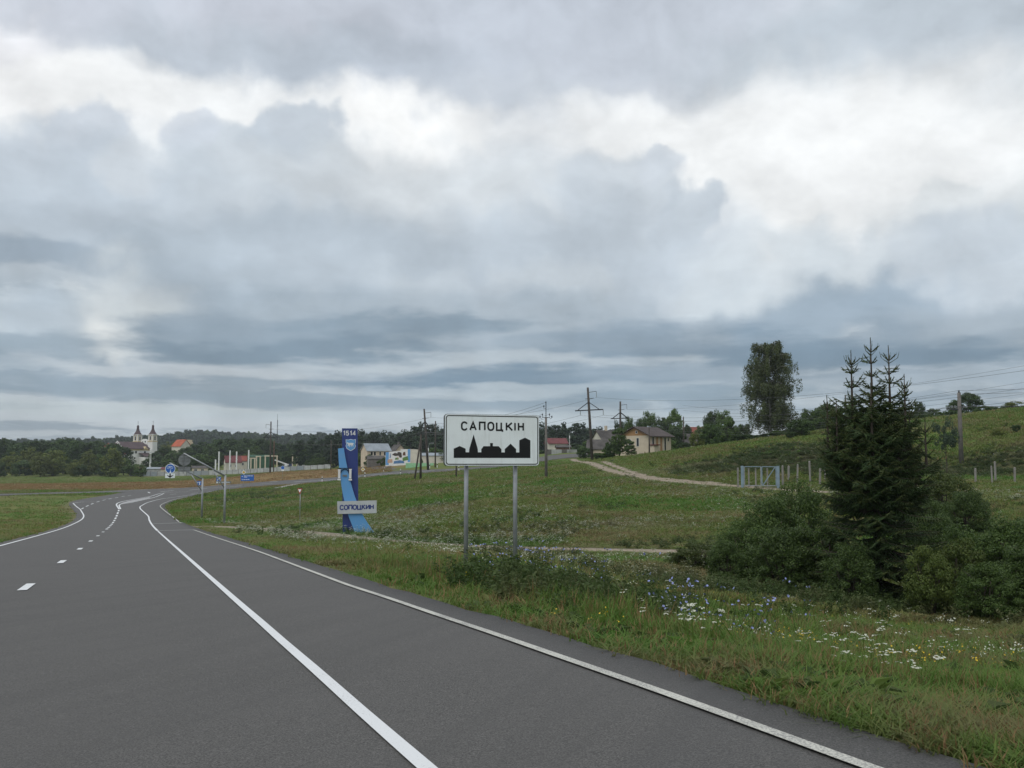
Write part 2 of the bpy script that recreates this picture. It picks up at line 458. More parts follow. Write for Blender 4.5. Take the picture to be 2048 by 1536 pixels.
def hit(px, py, dmin=3.0, dmax=700.0):
    """where the line of sight through (px,py) meets the ground"""
    r = ray(px, py)
    D = np.geomspace(dmin, dmax, 900)
    X = r.x / r.y * D; Z = CAMZ + r.z / r.y * D
    g = zt(X, D) - Z
    i = np.argmax(g > 0)
    if g[i] <= 0: i = len(D) - 1
    if i == 0: return Vector((X[0], D[0], Z[0]))
    t = g[i - 1] / (g[i - 1] - g[i])
    d = D[i - 1] + (D[i] - D[i - 1]) * t
    return Vector((r.x / r.y * d, d, CAMZ + r.z / r.y * d))
def on(px, D):
    """ground point straight below bearing px at distance D"""
    x = (px - CX) / FPX * D / math.cos(PITCH)
    x = (px - CX) / FPX * D * 1.0
    return Vector((x, D, gz(x, D)))

# ------------------------------------------------------------------ road lines, in plan
def bold_x(Y): return 1.66 - 0.3755 * Y
RN = Vector((0.936, 0.3515))                                  # to the right of the road down the hill
def off(Y, d):
    """point on the straight, d metres right of the lane line"""
    return Vector((bold_x(Y), Y)) + RN * d
def xy(px, py):
    h = hit(px, py); return Vector((h.x, h.y))
def spline(P, step):
    """Catmull-Rom through plan points, evenly spaced"""
    P = [Vector(p) for p in P]
    Q = [P[0] * 2 - P[1]] + P + [P[-1] * 2 - P[-2]]
    out = []
    for i in range(1, len(Q) - 2):
        n = max(2, int((Q[i + 1] - Q[i]).length / step * 1.5))
        for k in range(n):
            t = k / n; a, b, c, d = Q[i - 1], Q[i], Q[i + 1], Q[i + 2]
            out.append(0.5 * ((2 * b) + (c - a) * t + (2 * a - 5 * b + 4 * c - d) * t * t + (3 * b - a - 3 * c + d) * t ** 3))
    out.append(P[-1].copy())
    return resample(out, step)
def resample(P, step=None, n=None):
    L = [0.0]
    for a, b in zip(P, P[1:]): L.append(L[-1] + (b - a).length)
    n = n or max(2, int(L[-1] / step) + 1)
    out = []; j = 0
    for i in range(n):
        t = L[-1] * i / (n - 1)
        while j < len(L) - 2 and L[j + 1] < t: j += 1
        f = (t - L[j]) / max(1e-9, L[j + 1] - L[j])
        out.append(P[j].lerp(P[j + 1], min(1, max(0, f))))
    return out

def d_thin(Y): return float(np.interp(Y, [0, 9, 18, 34, 70, 100], [2.10, 2.13, 2.20, 2.36, 2.38, 2.42]))
NEARY = [-30, -20, -10, 0, 8, 16, 26, 38, 52, 66, 80, 94]
ST = [(off(y, -7.6), off(y, d_thin(y) + .60)) for y in NEARY]
ST += [(off(112, -7.6), xy(362, 1043)), (off(130, -8.4), xy(340, 1027)),
       (xy(139, 1006.5), xy(330, 1014)), (xy(170, 998), xy(337, 1008.5)), (xy(215, 991), xy(354, 1001.5)),
       (xy(250, 985), xy(382, 993.5)), (xy(300, 979), xy(418, 984.5)), (xy(370, 975.8), xy(454, 979)), (xy(440, 970.8), xy(505, 974)),
       (xy(510, 965.5), xy(584, 968)), (xy(600, 959.3), xy(677, 961)), (xy(677, 954.3), xy(731, 954.8)),
       (xy(740, 947.8), xy(800, 949.3)), (xy(830, 940.5), xy(880, 944)), (xy(920, 936.5), xy(950, 939)), (xy(1010, 927), xy(1030, 931)),
       (xy(1100, 911.5), xy(1110, 919)), (Vector((22, 256)), Vector((23, 243))), (Vector((45, 266)), Vector((47, 254))), (Vector((90, 290)), Vector((93, 279)))]
LE = spline([s[0] for s in ST], .9); RE = spline([s[1] for s in ST], .9)
def paired(P, Qs):
    """both edges of the road, station by station"""
    outL, outR = [], []
    for i in range(len(P) - 1):
        n = max(2, int(max((P[i + 1] - P[i]).length, (Qs[i + 1] - Qs[i]).length) / 1.0))
        def cr(A, t):
            a = A[max(i - 1, 0)]; b = A[i]; c = A[i + 1]; d = A[min(i + 2, len(A) - 1)]
            return 0.5 * ((2 * b) + (c - a) * t + (2 * a - 5 * b + 4 * c - d) * t * t + (3 * b - a - 3 * c + d) * t ** 3)
        for k in range(n):
            outL.append(cr(P, k / n)); outR.append(cr(Qs, k / n))
    outL.append(P[-1]); outR.append(Qs[-1])
    return outL, outR
EL, ER = paired([s[0] for s in ST], [s[1] for s in ST])
# worn, slightly ragged edge of the asphalt
for i in range(len(ER)):
    w = (math.sin(i * 1.7) + math.sin(i * .61 + 2) + math.sin(i * 3.3 + 1)) * .028
    ER[i] = ER[i] + Vector((w, w * .3)); EL[i] = EL[i] - Vector((w, w * .3))

ROAD_LIFT = 0.05
def sheet(name, L, R, m, lift, ndiv, mat, kind='structure', parent=None, skirt=0.0, crown=0.0):
    n = len(L); V = []
    for a, b in zip(L, R):
        for k in range(ndiv + 1):
            p = a.lerp(b, k / ndiv); V.append((p.x, p.y))
    V = np.array(V); Z = zt(V[:, 0], V[:, 1]) + lift
    vv = np.column_stack([V, Z])
    idx = np.arange(n * (ndiv + 1)).reshape(n, ndiv + 1)
    f = np.stack([idx[:-1, :-1], idx[:-1, 1:], idx[1:, 1:], idx[1:, :-1]], -1).reshape(-1, 4)
    if skirt:
        for col_, flip in ((0, False), (ndiv, True)):
            base = len(vv); e = vv[idx[:, col_]].copy(); e[:, 2] -= skirt
            vv = np.concatenate([vv, e]); j = np.arange(n - 1)
            q = np.stack([idx[:-1, col_], idx[1:, col_], base + j + 1, base + j], -1)
            f = np.concatenate([f, q[:, ::-1] if flip else q])
    me = np_mesh(name, vv, f, mat)
    return link(name, me, parent, kind if parent is None else None)

# ---- asphalt
m_asphalt, nt, b = new_mat('asphalt')
pos = npos(nt)
g1 = nnoise(nt, 75, 4, .85, pos); g2 = nnoise(nt, .35, 4, .6, pos); g3 = nnoise(nt, 22, 3, .7, pos)
al = nt.nodes.new('ShaderNodeMapping'); al.inputs['Rotation'].default_value = (0, 0, math.atan(-.3755) * -1); al.inputs['Location'].default_value = (-1.55, 0, 0)
nt.links.new(pos, al.inputs['Vector'])                        # x across the road, y along it
sx = nt.nodes.new('ShaderNodeSeparateXYZ'); nt.links.new(al.outputs[0], sx.inputs[0])
st = nt.nodes.new('ShaderNodeVectorMath'); st.operation = 'MULTIPLY'; nt.links.new(al.outputs[0], st.inputs[0]); st.inputs[1].default_value = (2.2, .06, 0)
g4 = nnoise(nt, 1.0, 4, .6, st.outputs[0])
c = nmix(nt, nmap(nt, g1, .36, .66), (.026, .026, .025), (.178, .173, .162))
c = nmix(nt, nmap(nt, g3, .35, .75, 0, .45), c, (.058, .057, .054))
c = nmix(nt, nmap(nt, g2, .3, .75, 0, .45), c, (.104, .101, .096))
c = nmix(nt, nmap(nt, g4, .42, .72, 0, .40), c, (.070, .069, .066))
for xc, w_ in ((-2.65, .45), (-.85, .45)):                    # polished wheel tracks of the lane
    d_ = nmath(nt, 'ABSOLUTE', nmath(nt, 'SUBTRACT', sx.outputs[0], xc))
    c = nmix(nt, nmath(nt, 'MULTIPLY', nmap(nt, d_, w_, .05), .22), c, (.072, .072, .072))
g5 = nnoise(nt, 1.1, 5, .7, pos); c = nmix(nt, nmap(nt, g5, .60, .78, 0, .35), c, (.055, .055, .055))
nt.links.new(c, b.inputs['Base Color'])
b.inputs['Roughness'].default_value = .82; b.inputs['Specular IOR Level'].default_value = .35
nbump(nt, b, g1, .5, .015)
def paint(name, c, wear):
    m, nt, b = new_mat(name)
    pos = npos(nt)
    n = nnoise(nt, 60, 5, .75, pos); n2 = nnoise(nt, 1.3, 3, .6, pos)
    f = nmath(nt, 'ADD', n, nmath(nt, 'MULTIPLY', nmath(nt, 'SUBTRACT', n2, .5), .35))
    cc = nmix(nt, nmap(nt, f, wear, wear + .16), tuple(c), (.20, .20, .19))
    nt.links.new(cc, b.inputs['Base Color']); b.inputs['Roughness'].default_value = .7
    return m
m_paint = paint('road_paint', (.66, .68, .68), .57)
m_paint_old = paint('worn_road_paint', (.52, .52, .46), .46)

road = sheet('road', EL, ER, 1, ROAD_LIFT, 12, m_asphalt, skirt=.25)

# ---- side road going off to the left, and the turning behind the sign
sideL = [xy(300, 978.6), xy(250, 980.5), xy(190, 983.2), xy(102, 985.3), xy(0, 987.8), xy(-160, 990), xy(-420, 993)]
sideR = [xy(300, 984), xy(262, 984.6), xy(196, 986.6), xy(102, 988.6), xy(0, 991.3), xy(-160, 994), xy(-420, 997.5)]
a_, b_ = paired(sideL, sideR)
side = sheet('side_road', a_, b_, 1, ROAD_LIFT - .012, 5, m_asphalt, skirt=.2)
bl = [xy(752, 946), xy(748, 942), xy(744, 938), xy(742, 934)]; br = [xy(818, 941), xy(800, 938.5), xy(788, 936), xy(776, 933)]
a_, b_ = paired(bl, br)
sheet('village_street', a_, b_, 1, ROAD_LIFT - .02, 6, m_asphalt, skirt=.2)

# ---- painted lines, each one a child of its road
MARK = ROAD_LIFT + .014
def stripe(name, pts, w, mat=m_paint, parent=road, lift=MARK, smooth=True, step=1.0):
    P = spline(pts, step) if smooth and len(pts) > 2 else resample([Vector(p) for p in pts], step)
    L, R = [], []
    for i, p in enumerate(P):
        t = (P[min(i + 1, len(P) - 1)] - P[max(i - 1, 0)]).normalized(); nrm = Vector((t.y, -t.x))
        L.append(p - nrm * w / 2); R.append(p + nrm * w / 2)
    return sheet(name, L, R, 1, lift, 2 if w < .3 else 4, mat, parent=parent)
# right-hand lane line, wide; before and after the cycle crossing
stripe('lane_line', [off(y, 0) for y in (-20, 0, 20, 40, 60, 68.6)], .105)
stripe('lane_line', [off(69.2, 0), off(80, 0), off(96, 0), off(108, 0), off(120, 0), xy(280, 1017), xy(285, 1011), xy(299, 1004.6), xy(325, 998.2), xy(360, 993.6), xy(394, 988.6), xy(425, 983.2), xy(455, 979.9)], .16)
# cycle lane line at the edge
stripe('edge_line', [off(y, d_thin(y)) for y in (-15, 0, 9, 18, 26, 34, 50, 60, 69)], .10, m_paint_old)
stripe('edge_line', [xy(362, 1047.5), xy(346, 1035), xy(334, 1026), xy(321, 1014.5), xy(323, 1010), xy(333, 1005), xy(346, 1000.5), xy(376, 993.6)], .12, m_paint_old)
stripe('stop_line', [off(69.4, .1), off(69.4, 2.4)], .3, m_paint)
stripe('stop_line', [off(94, .1), off(95.5, 2.9)], .3, m_paint)
# left edge line
stripe('edge_line', [off(y, -6.95) for y in (-5, 20, 45, 70, 95, 118)] + [xy(161, 1020)], .15)
stripe('edge_line', [xy(161, 1020), xy(152, 1013), xy(146, 1007.2)], .15)
stripe('edge_line', [xy(146, 1007), xy(168, 1004.5), xy(190, 1004.6)], .15)
stripe('edge_line', [xy(199, 997), xy(227, 997.6)], .18)
for i, (p, q) in enumerate(zip([(163, 1019), (172, 1014), (182, 1009.5), (193, 1005), (205, 1001.5), (217, 998.8), (230, 996.5), (243, 994.3), (256, 992.3)],
                               [(167, 1016.5), (177, 1011.5), (187, 1007.3), (199, 1003.2), (211, 1000.1), (223, 997.6), (236, 995.4), (249, 993.2), (262, 991.3)])):
    stripe('lane_dash', [xy(*p), xy(*q)], .18)
# centre dashes
DASH = [((76, 1165), (45, 1184)), ((131, 1119), (112, 1128)), ((159, 1096), (148, 1101)), ((177, 1080), (169, 1084)), ((190, 1068), (184, 1072))]
for y0, y1 in ((20.0, 21.7), (29.6, 31.2), (39.3, 40.9), (49.0, 50.6), (58.7, 60.3), (68.5, 70), (77.5, 79.8), (83, 85.4), (88.6, 91), (94.2, 96.8), (100, 103), (106, 109), (112, 116), (119, 123), (126, 130.5), (133.5, 137.5)):
    stripe('lane_dash', [off(y0, -3.46), off(y1, -3.46)], .17 if y0 < 70 else .2, step=.4)
# splitting lines round the painted island
stripe('island_line', [off(140, -3.5), xy(234, 1008), xy(255, 1001.6), xy(299, 993.6), xy(322, 987.2), xy(350, 985), xy(378, 983.2)], .2)
stripe('island_line', [off(140, -3.3), xy(240, 1009.8), xy(264, 1005.4), xy(306, 995.9), xy(320, 991), xy(328, 987.4)], .2)
hL = [xy(240, 1007.3), xy(264, 1001.2), xy(298, 995)]; hR = [xy(244, 1008.3), xy(266, 1004.2), xy(302, 996)]
a_, b_ = paired(hL, hR)
m_hatch = paint('thin_road_paint', (.36, .36, .36), .5)
sheet('island_hatching', a_, b_, 1, MARK - .006, 3, m_hatch, parent=road)
for p, q in (((320, 984), (348, 981.6)), ((378, 980.7), (415, 977.3)), ((415, 977), (483, 971.8)), ((520, 968.5), (545, 966.7)), ((540, 964.2), (556, 963)), ((587, 964), (677, 958.6)),
             ((690, 957.5), (722, 953.5)), ((742, 951), (800, 946.2)), ((815, 944.8), (870, 941.7)), ((890, 940.5), (935, 937.2)),
             ((340, 989.5), (352, 988.6)), ((382, 987.6), (396, 986.3))):
    stripe('lane_dash', [xy(*p), xy(*q)], .3)
stripe('edge_line', [xy(102, 986.4), xy(150, 985.1), xy(193, 984.2), xy(240, 981.8), xy(281, 979.8), xy(320, 978.6), xy(360, 977.2)], .2)
stripe('turn_line', [xy(768, 943.6), xy(765, 940.2), xy(762, 938.6)], .35); stripe('turn_line', [xy(772, 936.6), xy(764, 935)], .35)
stripe('turn_line', [xy(296, 984.5), xy(300, 986.6)], .3)

# ---- paths
def dirt(name, ca, cb):
    m, nt, b = new_mat(name); pos = npos(nt)
    n = nnoise(nt, 1.6, 6, .65, pos); n2 = nnoise(nt, 26, 4, .7, pos)
    c = nmix(nt, nmap(nt, n, .3, .7), ca, cb); c = nmix(nt, nmap(nt, n2, .4, .75, 0, .5), c, tuple(x * .55 for x in cb))
    nt.links.new(c, b.inputs['Base Color']); b.inputs['Roughness'].default_value = .95; nbump(nt, b, n2, .5, .03)
    return m
m_dirt = dirt('dry_dirt', (.31, .255, .185), (.23, .19, .135))
m_gravel = dirt('pale_gravel', (.30, .29, .27), (.22, .21, .19))
def way(name, pts, w, mat, lift=.035, ragged=.12, step=.8):
    P = spline(pts, step); L, R = [], []
    for i, p in enumerate(P):
        t = (P[min(i + 1, len(P) - 1)] - P[max(i - 1, 0)]).normalized(); nrm = Vector((t.y, -t.x))
        a = w / 2 + ragged * (math.sin(i * .9) + math.sin(i * 2.3 + 1)) * .5; b = w / 2 + ragged * (math.sin(i * 1.1 + 4) + math.sin(i * 2.9)) * .5
        L.append(p - nrm * a); R.append(p + nrm * b)
    return sheet(name, L, R, 1, lift, 3, mat, skirt=.3), L, R
PATHPTS = [off(82.5, 2.2), off(82.5, 5.0), xy(470, 1057), xy(530, 1058.5), xy(620, 1067), xy(700, 1075), xy(760, 1081), xy(850, 1088), xy(935, 1093.5), xy(1100, 1099), xy(1280, 1102.5), xy(1400, 1104), xy(1560, 1100)]
_, P1L, P1R = way('footpath', PATHPTS, 2.1, m_dirt)
crossing = [off(82, .3), off(82.2, 2.6), off(82.5, 5.2)]
TR1 = [xy(1146, 918), xy(1180, 926), xy(1210, 937), xy(1240, 946), xy(1275, 953.5), xy(1310, 959.5), xy(1370, 965.5), xy(1440, 970), xy(1490, 973.5), xy(1570, 980), xy(1660, 985)]
TR2 = [xy(1206, 923), xy(1225, 930), xy(1247, 938), xy(1268, 946), xy(1294, 952.5), xy(1330, 957.5), xy(1380, 962.5), xy(1440, 967.5)]
_, P2L, P2R = way('farm_track', TR1, 1.5, m_dirt, .03, .3)
_, P3L, P3R = way('farm_track', TR2, 1.0, m_dirt, .036, .3)
_, P4L, P4R = way('gravel_patch', [xy(548, 978), xy(563, 974.5), xy(580, 971), xy(600, 967)], 3.2, m_gravel, .03, .6)

# ------------------------------------------------------------------ ground
nT, nS = 430, 540
tt = np.linspace(-1.7, 1.7, nT); ss = np.linspace(math.asinh(-30 / 25), math.asinh(2080 / 25), nS)
TT, SS = np.meshgrid(tt, ss)
GY = 25 * np.sinh(SS); GX = TT * (GY + 40)
GZ = zt(GX, GY)
def inside(poly, x, y):
    px_ = np.array([p[0] for p in poly]); py_ = np.array([p[1] for p in poly])
    r = np.zeros(len(x), bool)
    sel = np.nonzero((x > px_.min()) & (x < px_.max()) & (y > py_.min()) & (y < py_.max()))[0]
    xs, ys = x[sel], y[sel]; rr = np.zeros(len(sel), bool); j = len(px_) - 1
    for i in range(len(px_)):
        c1 = (py_[i] > ys) != (py_[j] > ys)
        with np.errstate(divide='ignore', invalid='ignore'):
            xi = (px_[j] - px_[i]) * (ys - py_[i]) / (py_[j] - py_[i]) + px_[i]
        rr ^= c1 & (xs < xi); j = i
    r[sel] = rr
    return r
def edist(pts, x, y, maxd=12.0):
    P = np.array([(p[0], p[1]) for p in pts]); d = np.full(len(x), 1e9)
    lo = P.min(0) - maxd; hi = P.max(0) + maxd
    sel = np.nonzero((x > lo[0]) & (x < hi[0]) & (y > lo[1]) & (y < hi[1]))[0]
    for i in range(0, len(sel), 8000):
        s = sel[i:i + 8000]
        d[s] = np.sqrt(((x[s, None] - P[:, 0]) ** 2 + (y[s, None] - P[:, 1]) ** 2).min(1))
    return d
ROADPOLY = EL + ER[::-1]
SIDEPOLY = [*paired(sideL, sideR)[0], *paired(sideL, sideR)[1][::-1]]
PATHPOLYS = [P1L + P1R[::-1], P2L + P2R[::-1], P3L + P3R[::-1], P4L + P4R[::-1]]
ROADEDGE = resample(EL, .5) + resample(ER, .5)
gx, gy = GX.ravel(), GY.ravel()
g_in = inside(ROADPOLY, gx, gy) | inside(SIDEPOLY, gx, gy)
g_ed = edist(ROADEDGE, gx, gy)
def vnoise(x, y, s, seed=0):
    """cheap smooth value noise"""
    x = np.asarray(x) / s; y = np.asarray(y) / s
    xi = np.floor(x).astype(np.int64); yi = np.floor(y).astype(np.int64); fx = x - xi; fy = y - yi
    fx = fx * fx * (3 - 2 * fx); fy = fy * fy * (3 - 2 * fy)
    def h(a, b):
        n = (a * 374761393 + b * 668265263 + seed * 1442695041) & 0x7fffffff
        n = ((n ^ (n >> 13)) * 1274126177) & 0x7fffffff
        return ((n ^ (n >> 16)) & 0xffff) / 65535.0
    return (h(xi, yi) * (1 - fx) + h(xi + 1, yi) * fx) * (1 - fy) + (h(xi, yi + 1) * (1 - fx) + h(xi + 1, yi + 1) * fx) * fy
away = np.clip((g_ed - .6) / 3, 0, 1) * (~g_in)
rough = (vnoise(gx, gy, 2.3, 1) - .5) * .16 + (vnoise(gx, gy, 7.0, 2) - .5) * .25
p_ed = edist([p for q in (P1L, P1R, P2L, P2R, P3L, P3R) for p in resample(q, .7)], gx, gy)
away = away * np.clip((p_ed - .5) / 3, 0, 1)
gzv = GZ.ravel() + rough * away * np.clip(gy / 20 + .6, .3, 1)
for pp in PATHPOLYS:
    ip = inside(pp, gx, gy); gzv[ip] = GZ.ravel()[ip]
gzv[g_in & (g_ed > .4)] -= .08
# wooded hills on the skyline
# zones of growth, kept as weights: R dry field, G soil at the edge, B flowering meadow, A dark bank
w_dry = np.clip((gy - 232) / 18, 0, 1) * np.clip((348 - gy + 30 * (vnoise(gx, gy, 40, 5) - .5)) / 18, 0, 1) * np.clip((-30 - gx) / 20, 0, 1)
w_dry = np.maximum(w_dry, np.clip((gy - 262) / 20, 0, 1) * np.clip((400 - gy) / 20, 0, 1) * np.clip((gx + 75) / 12, 0, 1) * np.clip((-18 - gx) / 20, 0, 1) * .9)
w_soil = np.clip(1 - (g_ed - .02) / .42, 0, 1) * (vnoise(gx, gy, .7, 9) * .7 + .5)
w_soil = np.where(gx < bold_x(gy), np.clip(1 - (g_ed - .05) / 1.3, 0, 1) * (vnoise(gx, gy, 1.4, 9) + .2), w_soil)
def bump2(x, y, cx, cy, rx, ry): return np.clip(1.4 * (1 - ((x - cx) / rx) ** 2 - ((y - cy) / ry) ** 2), 0, 1)
w_flow = np.clip((vnoise(gx, gy, 9, 21) * .6 + vnoise(gx, gy, 3.1, 22) * .4 - .38) * 4, 0, 1) * np.clip((gx - bold_x(gy) - 7) / 3, 0, 1) * np.clip((215 - gy) / 20, 0, 1) * np.clip((gy - 30) / 25, 0.0, 1)
w_bank = bump2(gx, gy, 34, 119, 17, 19) + bump2(gx, gy, 61, 119, 17, 14) * .8
w_bank = np.clip(w_bank, 0, 1)
idx = np.arange(nT * nS).reshape(nS, nT)
gf = np.stack([idx[:-1, :-1], idx[:-1, 1:], idx[1:, 1:], idx[1:, :-1]], -1).reshape(-1, 4)

m_ground, nt, b = new_mat('meadow')
pos = npos(nt)
at_ = nt.nodes.new('ShaderNodeAttribute'); at_.attribute_name = 'zones'
sp = nt.nodes.new('ShaderNodeSeparateColor'); nt.links.new(at_.outputs['Color'], sp.inputs[0])
n1 = nnoise(nt, .11, 5, .6, pos); n2 = nnoise(nt, 1.1, 5, .65, pos); n3 = nnoise(nt, 9, 4, .7, pos)
c = nmix(nt, nmap(nt, n1, .35, .65), (.086, .140, .028), (.150, .155, .050))
c = nmix(nt, nmap(nt, n2, .38, .72, 0, .6), c, (.066, .112, .022))
c = nmix(nt, nmap(nt, n3, .45, .75, 0, .6), c, (.155, .150, .066))
dry = nmix(nt, nmap(nt, n2, .35, .65), (.235, .155, .070), (.185, .140, .060))
c = nmix(nt, sp.outputs[0], c, dry)
fl = nmix(nt, nmap(nt, n3, .42, .62), (.090, .115, .035), (.20, .22, .115))
c = nmix(nt, nmath(nt, 'MULTIPLY', sp.outputs[2], .7), c, fl)
bk = nmix(nt, nmap(nt, n2, .4, .65), (.042, .037, .020), (.062, .058, .026))
c = nmix(nt, nmath(nt, 'MULTIPLY', at_.outputs['Alpha'], .95), c, bk)
so = nmix(nt, nmap(nt, n3, .3, .7), (.15, .115, .075), (.23, .19, .14))
c = nmix(nt, nmath(nt, 'MINIMUM', sp.outputs[1], 1.0), c, so)
nt.links.new(c, b.inputs['Base Color']); b.inputs['Roughness'].default_value = .95; b.inputs['Specular IOR Level'].default_value = .1
nbump(nt, b, n3, .6, .08)
me = np_mesh('ground', np.column_stack([gx, gy, gzv]), gf, m_ground)
ca = me.color_attributes.new('zones', 'FLOAT_COLOR', 'POINT')
ca.data.foreach_set('color', np.column_stack([w_dry, w_soil, w_flow, w_bank]).astype(np.float32).ravel())
me.polygons.foreach_set('use_smooth', np.ones(len(me.polygons), bool))
ground = link('ground', me, None, 'structure')

# ------------------------------------------------------------------ palette
M = {}
def pal(k, *a, **kw): M[k] = surf(k, *a, **kw)
pal('galv', (.33, .35, .36), .45, .15, 6, metal=.35)
pal('galv_dark', (.22, .235, .235), .5, .2, 5, metal=.2)
def streaky(name, c, dirt_, k=.5, rough=.4):
    """sheet metal paint with rain streaks and dust gathered low down"""
    m, nt, b = new_mat(name); co = ncoord(nt)
    mp = nt.nodes.new('ShaderNodeMapping'); mp.inputs['Scale'].default_value = (9, 9, .7); nt.links.new(co, mp.inputs['Vector'])
    n1 = nnoise(nt, 1.0, 5, .65, mp.outputs[0]); n2 = nnoise(nt, 1.7, 4, .6, co)
    cc = nmix(nt, nmap(nt, n1, .48, .80, 0, k), c, dirt_); cc = nmix(nt, nmap(nt, n2, .40, .75, 0, k * .5), cc, dirt_)
    nt.links.new(cc, b.inputs['Base Color']); b.inputs['Roughness'].default_value = rough
    return m
M['sign_white'] = streaky('sign_white', (.84, .90, .90), (.55, .57, .54), .55)
pal('sign_black', (.012, .012, .013), .4, .1, 4)
pal('sign_edge', (.075, .085, .09), .5, .2, 5)
M['navy'] = streaky('navy', (.020, .040, .185), (.055, .075, .19), .7)
M['sky_blue'] = streaky('sky_blue', (.105, .315, .620), (.16, .32, .52), .6)
pal('plate_grey', (.47, .50, .51), .5, .08, 2)
pal('white', (.74, .75, .74), .6, .10, 2)
pal('sign_blue', (.030, .145, .52), .35, .08, 2)
pal('sign_red', (.42, .035, .03), .4, .08, 2)
pal('sign_yellow', (.68, .45, .06), .4, .08, 2)
pal('concrete', (.165, .155, .140), .9, .22, 1.4, bump=.2)
pal('concrete_pale', (.43, .44, .43), .9, .2, .6, bump=.1)
pal('old_wood', (.085, .074, .064), .9, .25, 2.5, bump=.2)
pal('steel_dark', (.035, .036, .038), .6, .2, 3)
pal('porcelain', (.25, .27, .27), .3, .1, 3)
pal('wire', (.10, .10, .105), .5, .1, 1)
pal('cream', (.60, .52, .40), .85, .10, .5)
pal('ochre', (.40, .235, .115), .85, .14, .6)
pal('plaster', (.60, .57, .49), .85, .12, .5)
pal('brown_roof', (.085, .068, .063), .75, .2, .5)
pal('slate_roof', (.105, .098, .092), .9, .3, .5)
pal('zinc_roof', (.30, .34, .37), .5, .15, .4, metal=.2)
pal('red_roof', (.25, .070, .050), .75, .2, .5)
pal('maroon_roof', (.16, .05, .052), .75, .2, .5)
pal('orange_roof', (.42, .105, .05), .75, .2, .4)
pal('church_white', (.80, .80, .76), .85, .08, .2)
pal('church_yellow', (.56, .46, .26), .85, .08, .2)
pal('church_roof', (.100, .070, .073), .7, .2, .25)
pal('green_siding', (.035, .10, .055), .7, .2, .5)
pal('mint', (.30, .56, .33), .6, .1, .8)
pal('gate_blue', (.22, .30, .36), .55, .16, 2)
pal('post_grey', (.26, .25, .225), .9, .2, 2)
pal('rust', (.14, .075, .05), .85, .3, 2)
pal('glass', (.020, .024, .028), .08, .2, 1, spec=.6)
pal('navy_truck', (.03, .05, .12), .4, .1, 1)
pal('tyre', (.015, .015, .015), .8, .1, 2)
pal('skin', (.55, .36, .26), .7, .1, 2)
pal('grass_paint', (.12, .25, .07), .7, .2, 2)
pal('dim_blue', (.10, .22, .42), .6, .2, 1)

# ------------------------------------------------------------------ lettering
def arc(cx, cy, r, a0, a1, n=10, ry=None):
    return [(cx + r * math.cos(math.radians(a0 + (a1 - a0) * i / n)), cy + (ry or r) * math.sin(math.radians(a0 + (a1 - a0) * i / n))) for i in range(n + 1)]
def o_path(w, a0=None):
    r = w / 2
    return arc(r, 1 - r * 1.05, r, 0, 180, 10, r * 1.05) + arc(r, r * 1.05, r, 180, 360, 10, r * 1.05)
GL = {
    'О': (.72, [o_path(.72) + [(.72, 1 - .38)]]),
    'С': (.66, [arc(.35, .66, .35, 22, 180, 9, .34) + arc(.35, .34, .35, 180, 338, 9, .34)]),
    'А': (.76, [[(0, 0), (.38, 1), (.76, 0)], [(.15, .33), (.61, .33)]]),
    'П': (.66, [[(0, 0), (0, 1), (.66, 1), (.66, 0)]]),
    'Ц': (.74, [[(0, 1), (0, 0), (.76, 0), (.76, -.2)], [(.6, 1), (.6, 0)]]),
    'К': (.64, [[(0, 0), (0, 1)], [(.6, 1), (.06, .46)], [(.2, .56), (.64, 0)]]),
    'І': (.08, [[(.04, 0), (.04, 1)]]),
    'Н': (.64, [[(0, 0), (0, 1)], [(.64, 0), (.64, 1)], [(0, .52), (.64, .52)]]),
    'И': (.64, [[(0, 1), (0, 0)], [(.64, 0), (.64, 1)], [(0, .06), (.64, .94)]]),
    '1': (.30, [[(0, .74), (.26, 1), (.26, 0)]]),
    '5': (.60, [[(.56, 1), (.08, 1), (.03, .55), (.2, .62), (.38, .61), (.54, .5), (.58, .33), (.52, .12), (.33, 0), (.12, .03), (0, .16)]]),
    '4': (.62, [[(.46, 0), (.46, 1), (0, .28), (.64, .28)]]),
    '2': (.56, [[(.02, .78), (.12, .97), (.34, 1), (.52, .86), (.5, .64), (0, 0), (.56, 0)]]),
}
def strokes(mb, paths, sx, sz, ox, oz, w, y):
    """flat ribbons following letter strokes; x,z plane"""
    for P in paths:
        P = [Vector((ox + a * sx, oz + b * sz)) for a, b in P]
        n = len(P); Ls, Rs = [], []
        for i, p in enumerate(P):
            d0 = (P[i] - P[i - 1]).normalized() if i else (P[1] - P[0]).normalized()
            d1 = (P[i + 1] - P[i]).normalized() if i < n - 1 else d0
            n0 = Vector((-d0.y, d0.x)); n1 = Vector((-d1.y, d1.x)); m = (n0 + n1)
            m = m.normalized() if m.length > 1e-3 else n0
            k = w / 2 / max(.45, m.dot(n0))
            Ls.append(p + m * k); Rs.append(p - m * k)
        vs = [(q.x, y, q.y) for q in Ls] + [(q.x, y, q.y) for q in Rs]
        mb.add(vs, [(i, i + 1, n + i + 1, n + i) for i in range(n - 1)])
def text(mb, s, x0, x1, z0, h, w, y):
    gap = .36 if s[0] == '1' else .26
    tot = sum(GL[c][0] for c in s) + gap * (len(s) - 1)
    k = (x1 - x0) / tot; x = x0
    for c in s:
        strokes(mb, GL[c][1], k, h, x, z0, w, y); x += (GL[c][0] + gap) * k
def disc(mb, cx, cz, r, y, n=24):
    mb.add([(cx + r * math.cos(2 * math.pi * i / n), y, cz + r * math.sin(2 * math.pi * i / n)) for i in range(n)], [tuple(range(n))])
